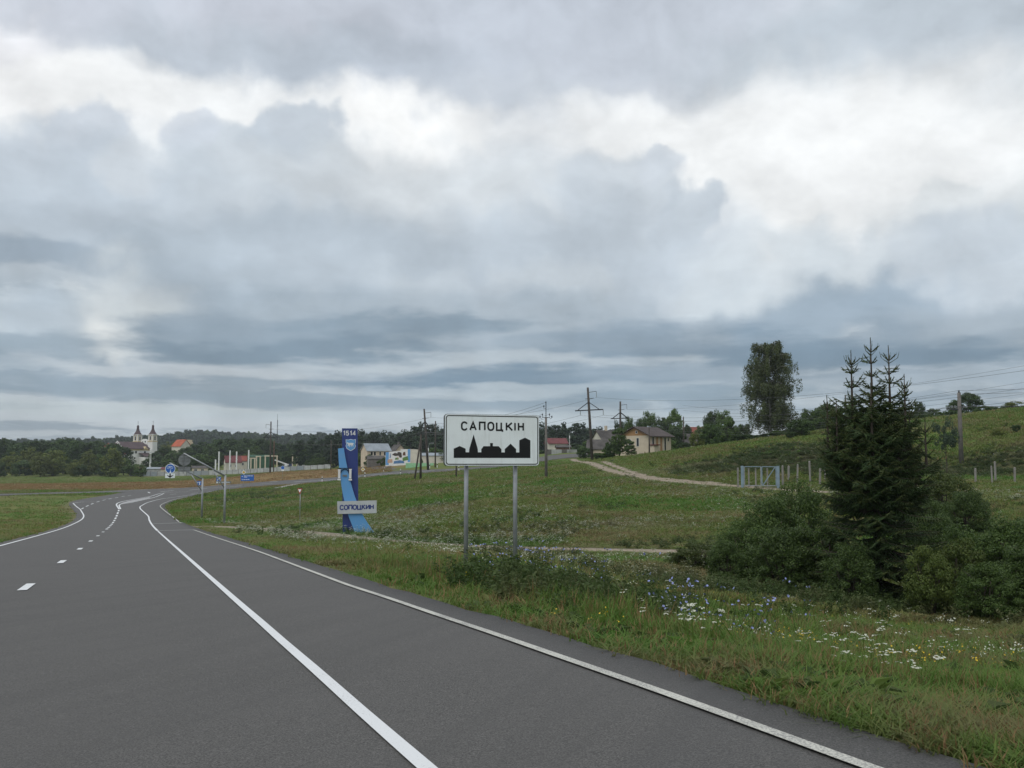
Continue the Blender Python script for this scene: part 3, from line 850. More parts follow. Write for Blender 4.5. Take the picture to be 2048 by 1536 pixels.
def plate(mb, cx, cz, w, h, y0, y1, r=0.0, n=5):
    """panel with rounded corners, front at y0"""
    if r <= 0: pts = [(cx - w / 2, cz - h / 2), (cx + w / 2, cz - h / 2), (cx + w / 2, cz + h / 2), (cx - w / 2, cz + h / 2)]
    else:
        pts = []
        for sx, sz, a in ((1, -1, 270), (1, 1, 0), (-1, 1, 90), (-1, -1, 180)):
            pts += arc(cx + sx * (w / 2 - r), cz + sz * (h / 2 - r), r, a, a + 90, n)
    mb.prism(pts, y0, y1)
def flatpoly(mb, pts, y): mb.add([(a, y, b) for a, b in pts], [tuple(range(len(pts)))])
def roundel(parent, name, r, z, face, x=0.0, y=0.0, rim=M['sign_white'], tilt=0):
    mb = MB(); n = 28
    mb.prism([(x + r * math.cos(2 * math.pi * i / n), z + r * math.sin(2 * math.pi * i / n)) for i in range(n)], y - .012, y + .012)
    o = mb.build(name, rim, parent)
    mb = MB(); disc(mb, x, z, r * .90, y - .016); mb.build('sign_face', face, o)
    return o
FACE = math.radians(21)                                       # signs face the traffic coming down the hill

# ------------------------------------------------------------------ town sign
def town_sign():
    base = on(983, 21.0)
    T = thing('town_sign', base, 'large white rectangular town sign with black skyline on two grey posts in roadside weeds', 'road sign', rz=FACE)
    zc = at(983, 880.5, 21.0).z - base.z
    W, H = 2.10, 1.07
    for sx in (-.535, .555):
        wx = base.x + math.cos(FACE) * sx; wy = base.y + math.sin(FACE) * sx
        z0 = gz(wx, wy) - base.z - .25
        MB().tube([(sx, .06, z0), (sx, .06, zc + .40)], .047, 14).build('post', M['galv'], T, True)
        for zz in (zc - .3, zc + .3):
            MB().box((sx, .062, zz), (.15, .125, .05)).build('clamp', M['galv_dark'], T)
    mb = MB(); plate(mb, 0, zc, W, H, -.075, .0, .07, 6); panel = mb.build('panel', M['sign_edge'], T)
    mb = MB(); plate(mb, 0, zc, W - .012, H - .012, -.080, -.0745, .066, 6); mb.build('face', M['sign_white'], panel)
    # black border line
    def rr(w, h, r):
        pts = []
        for sx, sz, a in ((1, -1, 270), (1, 1, 0), (-1, 1, 90), (-1, -1, 180)): pts += arc(sx * (w / 2 - r), zc + sz * (h / 2 - r), r, a, a + 90, 6)
        return pts
    A, B = rr(W - .05, H - .05, .058), rr(W - .088, H - .088, .042)
    n = len(A)
    MB().add([(p[0], -.083, p[1]) for p in A] + [(p[0], -.083, p[1]) for p in B], [(i, (i + 1) % n, n + (i + 1) % n, n + i) for i in range(n)]).build('border', M['sign_black'], panel)
    k = 2.10 / 777
    X = lambda c: (c - 521) * k
    Z = lambda c: zc + (333 - c) * 1.07 / 425
    mb = MB()
    for ch, x0, x1 in (('С', 268, 308), ('А', 336, 383), ('П', 413, 455), ('О', 482, 527), ('Ц', 553, 599), ('К', 634, 682), ('І', 702, 708), ('Н', 735, 774)):
        g = GL[ch]; strokes(mb, g[1], (X(x1) - X(x0)) / max(g[0], .08), Z(187) - Z(250), X(x0), Z(250), .036, -.083)
    mb.build('lettering', M['sign_black'], panel)
    sil = [(205, 480), (205, 405), (252, 383), (300, 405), (300, 432), (328, 432), (330, 405), (364, 287), (398, 405), (400, 432), (427, 432), (427, 408), (445, 383), (499, 383), (499, 357), (521, 357),
           (521, 383), (570, 383), (592, 408), (592, 436), (620, 436), (620, 406), (668, 361), (714, 406), (714, 432), (741, 432), (741, 332), (789, 310), (834, 332), (834, 480)]
    mb = MB()
    def q(*pts): flatpoly(mb, [(X(a), Z(c)) for a, c in pts], -.083)
    yb = 480
    q((205, yb), (834, yb), (834, 434), (205, 434))
    q((205, 434), (300, 434), (300, 405), (252, 383), (205, 405)); q((328, 434), (400, 434), (398, 405), (364, 287), (330, 405))
    q((427, 434), (592, 434), (592, 408), (570, 383), (445, 383), (427, 408)); q((499, 383), (521, 383), (521, 357), (499, 357))
    q((620, 434), (714, 434), (714, 406), (668, 361), (620, 406)); q((741, 434), (834, 434), (834, 332), (789, 310), (741, 332))
    mb.build('skyline', M['sign_black'], panel)
town_sign()

# ------------------------------------------------------------------ blue welcome monument
def monument():
    D = 58.0; base = on(712, D)
    T = thing('monument', base, 'tall navy and light blue town stele with grey name plate by the footpath', 'monument', rz=math.radians(6))
    k = .1693 * D / FPX
    X = lambda c: (c - 425) * k
    Z = lambda c: (1392 - c) * k
    pp = lambda L: [(X(a), Z(c)) for a, c in L]
    MB().prism(pp([(287, 1420), (470, 1420), (443, 165), (262, 165)]), 0, .22).build('slab', M['navy'], T)
    rib = [(222, 405), (235, 590), (255, 760), (290, 960), (345, 1165), (385, 1270), (445, 1420)]
    rit = [(288, 395), (310, 520), (340, 660), (375, 800), (430, 980), (510, 1165), (600, 1310), (680, 1420)]
    L = [Vector(p) for p in pp(rib)]; R = [Vector(p) for p in pp(rit)]
    L = spline(L, .2); R = resample(spline(R, .2), n=len(L))
    n = len(L); mb = MB()
    for ya in (-.20, -.10):
        mb.add([(p.x, ya, p.y) for p in L] + [(p.x, ya, p.y) for p in R], [(i, n + i, n + i + 1, i + 1) for i in range(n - 1)])
    mb.add([(p.x, ya, p.y) for p in L for ya in (-.20, -.10)], [(2 * i, 2 * i + 1, 2 * i + 3, 2 * i + 2) for i in range(n - 1)])
    mb.add([(p.x, ya, p.y) for p in R for ya in (-.20, -.10)], [(2 * i, 2 * i + 1, 2 * i + 3, 2 * i + 2) for i in range(n - 1)])
    mb.add([(L[0].x, -.2, L[0].y), (L[0].x, -.1, L[0].y), (R[0].x, -.1, R[0].y), (R[0].x, -.2, R[0].y)], [(0, 1, 2, 3)])
    mb.build('ribbon', M['sky_blue'], T)
    MB().bar((X(330), -.10, Z(700)), (X(330), .02, Z(700)), .1).build('spacer', M['galv_dark'], T)
    MB().bar((X(400), -.10, Z(1200)), (X(400), .02, Z(1200)), .1).build('spacer', M['galv_dark'], T)
    pl = MB().prism(pp([(228, 1165), (678, 1157), (678, 1010), (222, 1019)]), -.32, -.24).build('name_plate', M['plate_grey'], T)
    MB().bar((X(400), -.24, Z(1090)), (X(400), -.19, Z(1090)), .2).build('spacer', M['galv_dark'], T)
    mb = MB(); 
    sub = MB(); text(sub, 'СОПОЦКИН', X(258), X(640), 0, (1113 - 1064) * k, 13.5 * k, -.325)
    mb.add([(x, y, z + Z(1115) + (x - X(258)) * .018) for x, y, z in sub.v], sub.f); mb.build('lettering', M['navy'], pl)
    mb = MB(); text(mb, '1514', X(282), X(420), Z(246), 48 * k, 10.5 * k, -.006); mb.build('year', M['white'], T)
    def shield(s):
        c = (367, 352)
        pts = [(308, 296), (340, 300), (367, 292), (394, 300), (426, 293), (424, 330), (418, 352), (426, 372), (416, 402), (390, 420), (367, 432), (344, 420), (318, 402), (309, 372), (317, 352), (310, 330)]
        return pp([(c[0] + (a - c[0]) * s, c[1] + (b - c[1]) * s) for a, b in pts])
    sh = MB().prism(shield(1)[::-1], -.02, -.002).build('shield', M['sign_white'], T)
    MB().prism(shield(.93)[::-1], -.024, -.0205).build('shield_field', M['sky_blue'], sh)
    an = [(326, 330), (338, 334), (346, 338), (372, 336), (392, 338), (402, 346), (400, 352), (394, 350), (394, 362), (398, 378), (392, 378), (386, 362), (378, 362), (376, 380), (370, 380), (368, 362), (354, 362), (356, 384), (350, 384), (344, 362), (336, 374), (330, 374), (336, 354), (326, 344), (322, 336)]
    MB().prism(pp(an)[::-1], -.029, -.0245).build('shield_animal', M['white'], sh)
    # little gateway emblem: two columns joined by a thin arch
    for x0, x1, z0, z1 in ((222, 260, 775, 640), (350, 388, 778, 636)):
        xm = (X(x0) + X(x1)) / 2; w = X(x1) - X(x0); h = Z(z1) - Z(z0)
        cmb = MB(); cmb.box((xm, -.25, Z(z0) + h / 2), (w * .68, .06, h * .9)); c = cmb.build('column', M['white'], T)
        MB().box((xm, -.25, Z(z1)), (w * 1.02, .08, h * .06)).build('capital', M['sign_black'], c)
        MB().box((xm, -.25, Z(z1) - h * .08), (w * .9, .075, h * .07)).build('capital', M['white'], c)
        MB().box((xm, -.25, Z(z0) + h * .07), (w * 1.02, .08, h * .13)).build('plinth', M['white'], c)
        MB().box((xm, -.25, Z(z0) + h * .165), (w * .9, .07, h * .03)).build('shaft_ring', M['sign_black'], c)
    MB().box(((X(240) + X(369)) / 2, -.25, Z(634)), (X(369) - X(240), .04, .035)).build('lintel', M['sign_black'], T)
    ar = arc((X(260) + X(350)) / 2, Z(690), (X(350) - X(260)) / 2, 0, 180, 10, Z(645) - Z(690))
    MB().tube([(a, -.25, b) for a, b in ar], .02, 6).build('arch', M['sign_black'], T)
    MB().bar((X(305), -.24, Z(720)), (X(305), -.19, Z(720)), .25, .1).build('spacer', M['galv_dark'], T)
monument()

# ------------------------------------------------------------------ overhead sign poles by the cycle crossing
def cantilever(px, D, y_joint, arm_px, y_tip, y_brace, brace_px, y_bracetop, label, back):
    base = on(px, D); s = D / FPX
    T = thing('overhead_sign_pole', base, label, 'sign pole', rz=FACE)
    zj = at(px, y_joint, D).z - base.z
    L = (px - arm_px) * s / math.cos(FACE); rise = at(px, y_tip, D).z - base.z - zj
    MB().tube([(0, 0, -.3), (0, 0, zj * .5), (0, 0, zj + .05)], [.105, .10, .095], 14).build('pole', M['galv'], T, True)
    MB().tube([(0, 0, .0), (0, 0, .06)], .2, 14).build('base_flange', M['galv_dark'], T)
    MB().tube([(.0, 0, zj), (-L, 0, zj + rise)], [.085, .06], 12).build('arm', M['galv'], T, True)
    zb = at(px, y_brace, D).z - base.z; Lb = (px - brace_px) * s / math.cos(FACE)
    MB().tube([(0, 0, zb), (-Lb, 0, zj + rise * Lb / L)], .055, 10).build('brace', M['galv'], T, True)
    ztip = zj + rise
    if back:
        r = .53; zc = ztip - .62
        MB().tube([(-L + .02, 0, ztip), (-L + .02, 0, ztip - 1.85)], .035, 8).build('hanger', M['galv_dark'], T)
        n = 28
        o = MB().prism([(-L + .1 + r * math.cos(2 * math.pi * i / n), zc + r * math.sin(2 * math.pi * i / n)) for i in range(n)], .045, .07).build('round_sign', M['galv_dark'], T)
        for dz in (-.28, .28): MB().box((-L + .1, .038, zc + dz), (.9, .014, .05)).build('rib', M['galv'], o)
        o = MB().box((-L + .1, .055, zc - .83), (1.06, .025, .46)).build('plate_sign', M['galv_dark'], T)
        MB().box((-L + .1, .038, zc - .83), (1.0, .012, .05)).build('rib', M['galv'], o)
    else:
        r = .50; xs = -L + .08; zc = ztip - .62
        MB().tube([(xs, 0, ztip - .02), (xs, 0, zc - 1.02)], .035, 8).build('hanger', M['galv_dark'], T)
        o = roundel(T, 'bicycle_sign', r, zc, M['sign_blue'], xs, -.05)
        mb = MB(); y = -.070
        for dx in (-.2, .13):
            ring = arc(xs + dx, zc + .12, .12, 0, 360, 16)
            strokes(mb, [[(a, b) for a, b in ring]], 1, 1, 0, 0, .025, y)
        strokes(mb, [[(xs - .2, zc + .12), (xs - .09, zc + .26), (xs + .08, zc + .26), (xs + .13, zc + .12)], [(xs - .09, zc + .26), (xs - .03, zc + .12), (xs + .08, zc + .26)], [(xs - .2, zc + .12), (xs - .03, zc + .12)]], 1, 1, 0, 0, .024, y)
        flatpoly(mb, [(xs - .09, zc - .42), (xs + .13, zc - .42), (xs + .03, zc - .2)], y)
        disc(mb, xs + .03, zc - .13, .05, y, 12)
        mb.build('bicycle_symbol', M['sign_white'], o)
        zp = zc - .72
        mb = MB(); plate(mb, xs, zp, .96, .46, -.06, -.04); o = mb.build('arrow_plate', M['sign_white'], T)
        mb = MB(); flatpoly(mb, [(xs - .06, zp + .23), (xs + .06, zp + .23), (xs + .06, zp - .02), (xs - .06, zp - .02)], -.064)
        flatpoly(mb, [(xs - .36, zp + .08), (xs - .08, zp - .0), (xs + .08, zp - .0), (xs + .36, zp + .08), (xs, zp - .22)], -.066)
        mb.build('arrow', M['sign_black'], o)
cantilever(453, 92, 952, 378, 906.5, 978, 429, 938, 'galvanised overhead pole with the plain grey backs of its signs turned to us', True)
cantilever(408, 105, 958, 349, 925.5, 984, 386, 946, 'galvanised overhead pole carrying the round blue bicycle sign above the road', False)

# ------------------------------------------------------------------ smaller signs
def post_sign(name, px, D, ytop, label, cat='road sign', posts=(0.0,), r=.035, rz=FACE):
    base = on(px, D); T = thing(name, base, label, cat, rz=rz)
    zt_ = at(px, ytop, D).z - base.z
    for p in posts:
        MB().tube([(p, .05, -.3), (p, .05, zt_)], r, 8).build('post', M['galv'], T, True)
    return T, base, zt_
T, bse, z = post_sign('yield_sign', 602, 94, 977, 'white triangular yield sign with red edge on a grey post in the meadow', rz=math.radians(-30))
mb = MB(); w = .30; mb.prism([(0, z - .56), (w, z), (-w, z)], -.012, .012); o = mb.build('triangle_plate', M['sign_red'], T)
mb = MB(); flatpoly(mb, [(0, z - .40), (w * .66, z - .07), (-w * .66, z - .07)], -.016); mb.build('sign_face', M['sign_white'], o)

T, bse, z = post_sign('direction_sign', 497, 250, 949.5, 'wide blue direction sign with white lines topped by a yellow priority diamond', posts=(-.9, .75))
s = 250 / FPX
mb = MB(); plate(mb, 0, z - .75, 3.2, 1.52, -.02, .02, .12); o = mb.build('panel', M['sign_blue'], T)
for zz, x0, ws in ((z - .28, -.85, (.5, .32, .62, .4)), (z - .58, -.85, (.8,)), (z - 1.16, -.95, (.5, .42, .3))):
    x = x0; mb = MB()
    for w_ in ws: plate(mb, x + w_ / 2, zz, w_, .14, -.026, -.0215); x += w_ + .1
    mb.build('text_line', M['sign_white'], o)['kind'] = 'stuff'
for zz in (z - .42, z - 1.16):
    mb = MB(); flatpoly(mb, [(-1.42, zz), (-1.16, zz - .13), (-1.16, zz + .13)], -.027); mb.build('arrow', M['sign_white'], o)
d = .56; zz = z + .62
MB().tube([(-.9, .05, z), (-.9, .05, zz)], .035, 8).build('post', M['galv'], T)
o = MB().prism([(-.9 - d, zz), (-.9, zz - d), (-.9 + d, zz), (-.9, zz + d)], -.015, .01).build('priority_diamond', M['sign_white'], T)
mb = MB(); d *= .68; flatpoly(mb, [(-.9 - d, zz), (-.9, zz - d), (-.9 + d, zz), (-.9, zz + d)], -.02); mb.build('diamond_face', M['sign_yellow'], o)

T, bse, z = post_sign('priority_sign', 727, 262, 934.5, 'lone yellow and white priority diamond beside the village turning')
d = .55; zz = z - d
o = MB().prism([(-d, zz), (0, zz - d), (d, zz), (0, zz + d)], -.015, .01).build('diamond', M['sign_white'], T)
mb = MB(); d *= .66; flatpoly(mb, [(-d, zz), (0, zz - d), (d, zz), (0, zz + d)], -.02); mb.build('diamond_face', M['sign_yellow'], o)

T, bse, z = post_sign('information_sign', 401, 182, 962.5, 'small square blue sign with white upright mark, lowest of the signs by the bend')
mb = MB(); plate(mb, 0, z - .36, .76, .76, -.015, .01, .05); o = mb.build('panel', M['sign_blue'], T)
mb = MB(); plate(mb, .10, z - .38, .13, .52, -.02, -.016); plate(mb, .10, z - .16, .3, .1, -.022, -.018); plate(mb, -.2, z - .2, .14, .16, -.02, -.016); mb.build('symbol', M['sign_white'], o)

T, bse, z = post_sign('crossing_sign', 440, 205, 953.5, 'small blue and white sign above a low dark board at the roadside')
mb = MB(); plate(mb, 0, z - .45, .9, .9, -.015, .01, .05); o = mb.build('panel', M['sign_blue'], T)
mb = MB(); strokes(mb, [[(-.32, z - .15), (.32, z - .75)], [(-.32, z - .75), (.32, z - .15)]], 1, 1, 0, 0, .13, -.02); mb.build('symbol', M['sign_white'], o)
mb = MB(); plate(mb, .95, z - 1.15, 3.0, .42, -.02, .0); o = mb.build('board', M['galv_dark'], T)
mb = MB(); plate(mb, -.3, z - 1.15, .28, .30, -.026, -.0205); mb.build('white_block', M['sign_white'], o)
mb = MB(); plate(mb, 1.1, z - 1.15, 2.2, .24, -.025, -.0215); mb.build('board_face', M['plate_grey'], o)
MB().tube([(2.2, .03, -.3), (2.2, .03, z - 1.0)], .035, 8).build('post', M['galv'], T)

T, bse, z = post_sign('cycle_sign', 567, 288, 931.5, 'small round blue sign with white plate below, in the field before the concrete fence')
roundel(T, 'round_sign', .55, z - .55, M['sign_blue'], 0, -.03)
mb = MB(); plate(mb, 0, z - 1.3, .8, .42, -.04, -.02); mb.build('arrow_plate', M['sign_white'], T)

DELIN = [(646, 246, 'white marker post with black band, at the outer bend beside the blue stele'), (731, 231, 'white marker post with black band between the blue stele and the mural'),
         (802, 227, 'white marker post with black band at the road by the village turning'), (693, 238, 'white marker post with black band behind the blue stele'),
         (918, 226, 'white marker post with black band below the left edge of the town sign'), (860, 246, 'white marker post with black band beside the street lamp'),
         (875, 248, 'white marker post with black band in front of the dark pines'), (1183, 238, 'white marker post with black band at the foot of the tallest pylon')]
for px, D, lb in DELIN:
    b_ = on(px, D); T = thing('marker_post', b_, lb, 'marker post', 'marker posts along the main road')
    MB().box((0, 0, .45), (.17, .12, 1.5)).build('shaft', M['white'], T)
    MB().box((0, 0, .78), (.178, .128, .32)).build('band', M['sign_black'], T)
    MB().box((0, 0, 1.23), (.15, .1, .06)).build('cap', M['white'], T)

# ------------------------------------------------------------------ poles and wires
INS = {}
def sag(mb, a, b, drop, r=.022, n=14):
    a, b = Vector(a), Vector(b)
    mb.tube([a.lerp(b, i / n) - Vector((0, 0, drop * 4 * (i / n) * (1 - i / n))) for i in range(n + 1)], r, 4, False)
def insulator(T, p, h=.7, r=.07):
    mb = MB(); prof = []
    for i in range(5): prof += [(r * .5, -h * i / 5), (r, -h * (i + .3) / 5), (r * .5, -h * (i + .7) / 5)]
    mb.lathe([(x, z) for x, z in reversed(prof)], p, 8); mb.build('insulator', M['porcelain'], T)
def pylon(px, D, ytop, label, lean=0.0, rz=0.0, w=2.4, key=None, side=1):
    base = on(px, D); T = thing('power_pylon', base, label, 'power pole', 'tall poles of the high voltage line', rz=rz)
    H = at(px, ytop, D).z - base.z
    lx = lambda z: lean * z
    MB().tube([(lx(-.5), 0, -.5), (lx(H * .5), 0, H * .5), (lx(H), 0, H)], [.30, .26, .2], 10).build('pole', M['old_wood'], T, True)
    za = H * .69; x0 = lx(za); tip = H * .80
    MB().bar((x0 - w, 0, za - .12), (x0 + w, 0, za + .12), .2).build('crossarm', M['steel_dark'], T)
    for sx in (-1, 1):
        for dy in (-.22, .22): MB().bar((x0 + sx * w * .8, dy, za), (lx(tip), dy, tip), .11).build('brace', M['steel_dark'], T)
        insulator(T, (x0 + sx * w * .62 if sx < 0 else x0 + w, 0, za), 1.0, .09)
    zb = H * .94; xb = lx(zb)
    MB().tube([(xb, 0, zb - .1), (xb + side * 1.6, 0, zb + .1), (xb + side * 1.6, 0, zb - .1)], .05, 6).build('bracket', M['steel_dark'], T)
    insulator(T, (xb + side * 1.6, 0, zb - .1), 1.0, .08)
    zc = H * .85; MB().bar((lx(zc) - .6, 0, zc - .1), (lx(zc) + 1.0, 0, zc + .05), .09).build('stay_bar', M['steel_dark'], T)
    R = Matrix.Rotation(rz, 3, 'Z')
    INS[key] = [base + R @ Vector(p) for p in ((x0 - w * .62, 0, za - 1.0), (x0 + w, 0, za - 1.0), (xb + side * 1.6, 0, zb - 1.1))]
    return T
pylon(1184, 192, 775, 'tallest leaning wooden pylon with triangular crossarm at the end of the farm track', -.055, math.radians(-6), 2.7, 'A')
pylon(1240, 232, 803, 'slim wooden pylon with triangular crossarm rising behind the pale house tree', .01, math.radians(14), 2.3, 'B')
pylon(857, 238, 818, 'leaning wooden pylon beside the street lamp near the mural', -.075, math.radians(20), 1.3, 'C')
pylon(542, 326, 843, 'wooden pylon with triangular crossarm in the brown field before the building yard', 0, math.radians(0), 2.6, 'D', -1)

def low_pole(px, D, ytop, label, key, mat='concrete', rz=0.0, arms=True, strut=None, flat=False, r=.17):
    base = on(px, D); T = thing('power_pole', base, label, 'power pole', rz=rz)
    H = at(px, ytop, D).z - base.z
    body = H * (.80 if arms and not flat else .97)
    MB().tube([(0, 0, -.5), (0, 0, body * .5), (0, 0, body)], [r * 1.15, r, r * .8], 10).build('pole', M[mat], T, True)
    pts = []
    if arms and not flat:
        MB().tube([(0, 0, body), (0, 0, H - .15)], .05, 8).build('mast', M['steel_dark'], T)
        MB().bar((-.45, 0, body + .02), (.45, 0, body + .02), .07).build('crossarm', M['steel_dark'], T)
        for x, z in ((-.75, body), (.75, body), (-.45, body + .28), (.45, body + .28), (-.26, H - .6), (0, H - .12)):
            if abs(x) > .5: MB().tube([(math.copysign(.45, x), 0, body), (x * .8, 0, body - .16), (x, 0, body)], .022, 5).build('hook', M['steel_dark'], T)
            elif x and z > body + .5: MB().tube([(0, 0, z - .15), (x, 0, z - .2), (x, 0, z)], .022, 5).build('hook', M['steel_dark'], T)
            else: MB().tube([(x, 0, z - .25), (x, 0, z)], .02, 5).build('pin', M['steel_dark'], T)
            MB().lathe([(.05, 0), (.085, .06), (.06, .12), (.08, .2), (.03, .25)], (x, 0, z), 8).build('insulator', M['steel_dark'], T)
            pts.append(base + Matrix.Rotation(rz, 3, 'Z') @ Vector((x, 0, z + .15)))
    elif flat:
        MB().bar((-1.15, 0, H * .735), (1.15, 0, H * .735), .11, .09).build('crossarm', M['steel_dark'], T)
        MB().tube([(0, 0, H * .9), (0, 0, H)], .06, 8).build('mast', M['steel_dark'], T)
        for x in (-1.05, -.62, .62, 1.05):
            MB().tube([(x, 0, H * .735), (x, 0, H * .735 + .3)], .022, 5).build('pin', M['steel_dark'], T)
            MB().lathe([(.06, 0), (.10, .08), (.06, .14), (.09, .22), (.03, .3)], (x, 0, H * .735 + .22), 8).build('insulator', M['porcelain'], T)
            pts.append(base + Matrix.Rotation(rz, 3, 'Z') @ Vector((x, 0, H * .735 + .4)))
        for dz in (.0, -.45):
            MB().lathe([(.07, 0), (.13, .08), (.08, .18), (.12, .26), (.04, .34)], (0, 0, H - .3 + dz), 8).build('insulator', M['steel_dark'], T)
            pts.append(base + Vector((0, 0, H + dz)))
    else:
        pts.append(base + Vector((0, 0, H)))
    if strut:
        sb = on(*strut); d = Vector((sb.x - base.x, sb.y - base.y, gz(sb.x, sb.y) - base.z - .3)); d = Matrix.Rotation(-rz, 3, 'Z') @ d
        MB().tube([d, (0, 0, H * .74)], .14, 8).build('strut', M['old_wood'], T, True)
    INS[key] = pts
    return T
low_pole(1092, 127, 805, 'slender concrete pole with six small insulators just right of the town sign', 'E')
low_pole(1920, 127, 781, 'stout concrete pole with flat crossarm of pale insulators on the hillside', 'F', flat=True, r=.26, rz=math.radians(12))
low_pole(842, 162, 846, 'wooden pole propped by a slanting strut in the meadow left of the town sign', 'G', 'old_wood', strut=(829, 161))
low_pole(871, 250, 839, 'thin wooden pole in front of the dark pines', 'H', 'old_wood', arms=False)
low_pole(1298, 196, 852, 'dark pole standing against the corner of the beige house', 'I', 'old_wood', arms=False, r=.13)
low_pole(1367, 235, 831, 'dark pole between the beige house and the bushy garden trees', 'J', 'old_wood', arms=False, r=.15)
low_pole(663, 330, 878, 'wooden pole at the end of the concrete fence', 'K', 'old_wood', arms=False, r=.17)
low_pole(1692, 190, 789, 'dark pole half hidden behind the spruce tops', 'L', 'old_wood', arms=False, r=.15)
low_pole(549, 400, 880, 'rusty pole with fittings between the yellow concrete frames', 'N', 'rust', arms=False, r=.2)
low_pole(913, 178, 905, 'leaning prop pole showing below the town sign', 'Q', 'old_wood', arms=False, r=.13)

# wires, each span a thing of its own
def span(label, a, b, drop, r=.02):
    mb = MB(); sag(mb, a, b, drop, r); tag(mb.build('overhead_wire', M['wire']), label, 'wire', 'overhead wires')
LBL_HV = 'thin dark high voltage wire sagging between the tall wooden pylons'
for i in range(3):
    span(LBL_HV, INS['A'][i], INS['C'][i], 1.6, .018); span(LBL_HV, INS['C'][i], INS['D'][i], 2.2, .018)
LBL_UP = 'high wire climbing rightward from the tallest pylon over the birch and spruce'
for i, (yy, dd) in enumerate(((792, 95), (760, 100), (725, 92))):
    span(LBL_UP, INS['A'][i], at(2250, yy - 14, dd), 2.0, .015); span(LBL_UP, INS['B'][i], at(2300, yy - 40, dd + 25), 2.0, .015)
LBL_LV = 'pale low wire strung across the hillside to the stout concrete pole'
for i in range(4):
    span(LBL_LV, INS['F'][i], INS['I'][0] - Vector((0, 0, .3 * i)), 1.3 + .2 * i, .018)
    span('pale low wire running off to the right from the stout concrete pole', INS['F'][i], INS['F'][i] + Vector((60, -22, 2.2)), .9, .02)
for i in (4, 5): span('top wire running off to the right from the stout concrete pole', INS['F'][i], INS['F'][i] + Vector((60, -22, 2.6)), .8, .018); span('top wire between the stout concrete pole and the birch', INS['F'][i], INS['J'][0] + Vector((0, 0, 1.2 * (i - 3))), 1.6, .018)
for i in range(0, 6, 1):
    span('faint wire from the slender concrete pole toward the propped wooden pole', INS['E'][i], INS['G'][i], 1.0, .015)

# street lamps
for px, D, yt, yb, lb, sd in ((857, 246, 886, 937, 'slim street lamp standing beside the leaning pylon near the mural', 1), (1139, 262, 863, 904, 'slim street lamp on the pavement right of the town sign', 1)):
    b_ = on(px, D); T = thing('street_lamp', b_, lb, 'street lamp', 'street lamps of the village'); H = at(px, yt, D).z - b_.z
    MB().tube([(0, 0, -.3), (0, 0, H * .75)], [.11, .09], 8).build('post', M['concrete_pale'], T, True)
    MB().tube([(0, 0, H * .72), (.05, 0, H * .9), (.35, 0, H * .98), (.9, 0, H)], .04, 6).build('arm', M['galv'], T, True)
    MB().box((1.0, 0, H), (.55, .2, .12)).build('lamp_head', M['plate_grey'], T)
    MB().box((0, -.1, H * .74), (.22, .2, .8)).build('junction_box', M['white'], T)

# ------------------------------------------------------------------ buildings
def window(parent, face, L, W, u, z, w, h, frame='white', pane='glass'):
    """a window with frame and pane on one face of a house (local ridge along x)"""
    def P(a, b, d):
        if face == 'f': return (a, -W / 2 - d, b)
        if face == 'b': return (-a, W / 2 + d, b)
        if face == 'r': return (L / 2 + d, a, b)
        return (-L / 2 - d, -a, b)
    def slab(a0, a1, b0, b1, d0, d1):
        vs = [P(a, b, d) for d in (d0, d1) for a, b in ((a0, b0), (a1, b0), (a1, b1), (a0, b1))]
        return MB().add(vs, [(0, 1, 2, 3), (7, 6, 5, 4), (0, 4, 5, 1), (1, 5, 6, 2), (2, 6, 7, 3), (3, 7, 4, 0)])
    o = slab(u - w / 2 - .07, u + w / 2 + .07, z - h / 2 - .07, z + h / 2 + .07, -.02, .04).build('window', M[frame], parent)
    slab(u - w / 2, u + w / 2, z - h / 2, z + h / 2, .03, .055).build('pane', M[pane], o)
    if w > .8: slab(u - .03, u + .03, z - h / 2, z + h / 2, .05, .07).build('mullion', M[frame], o)
    return o
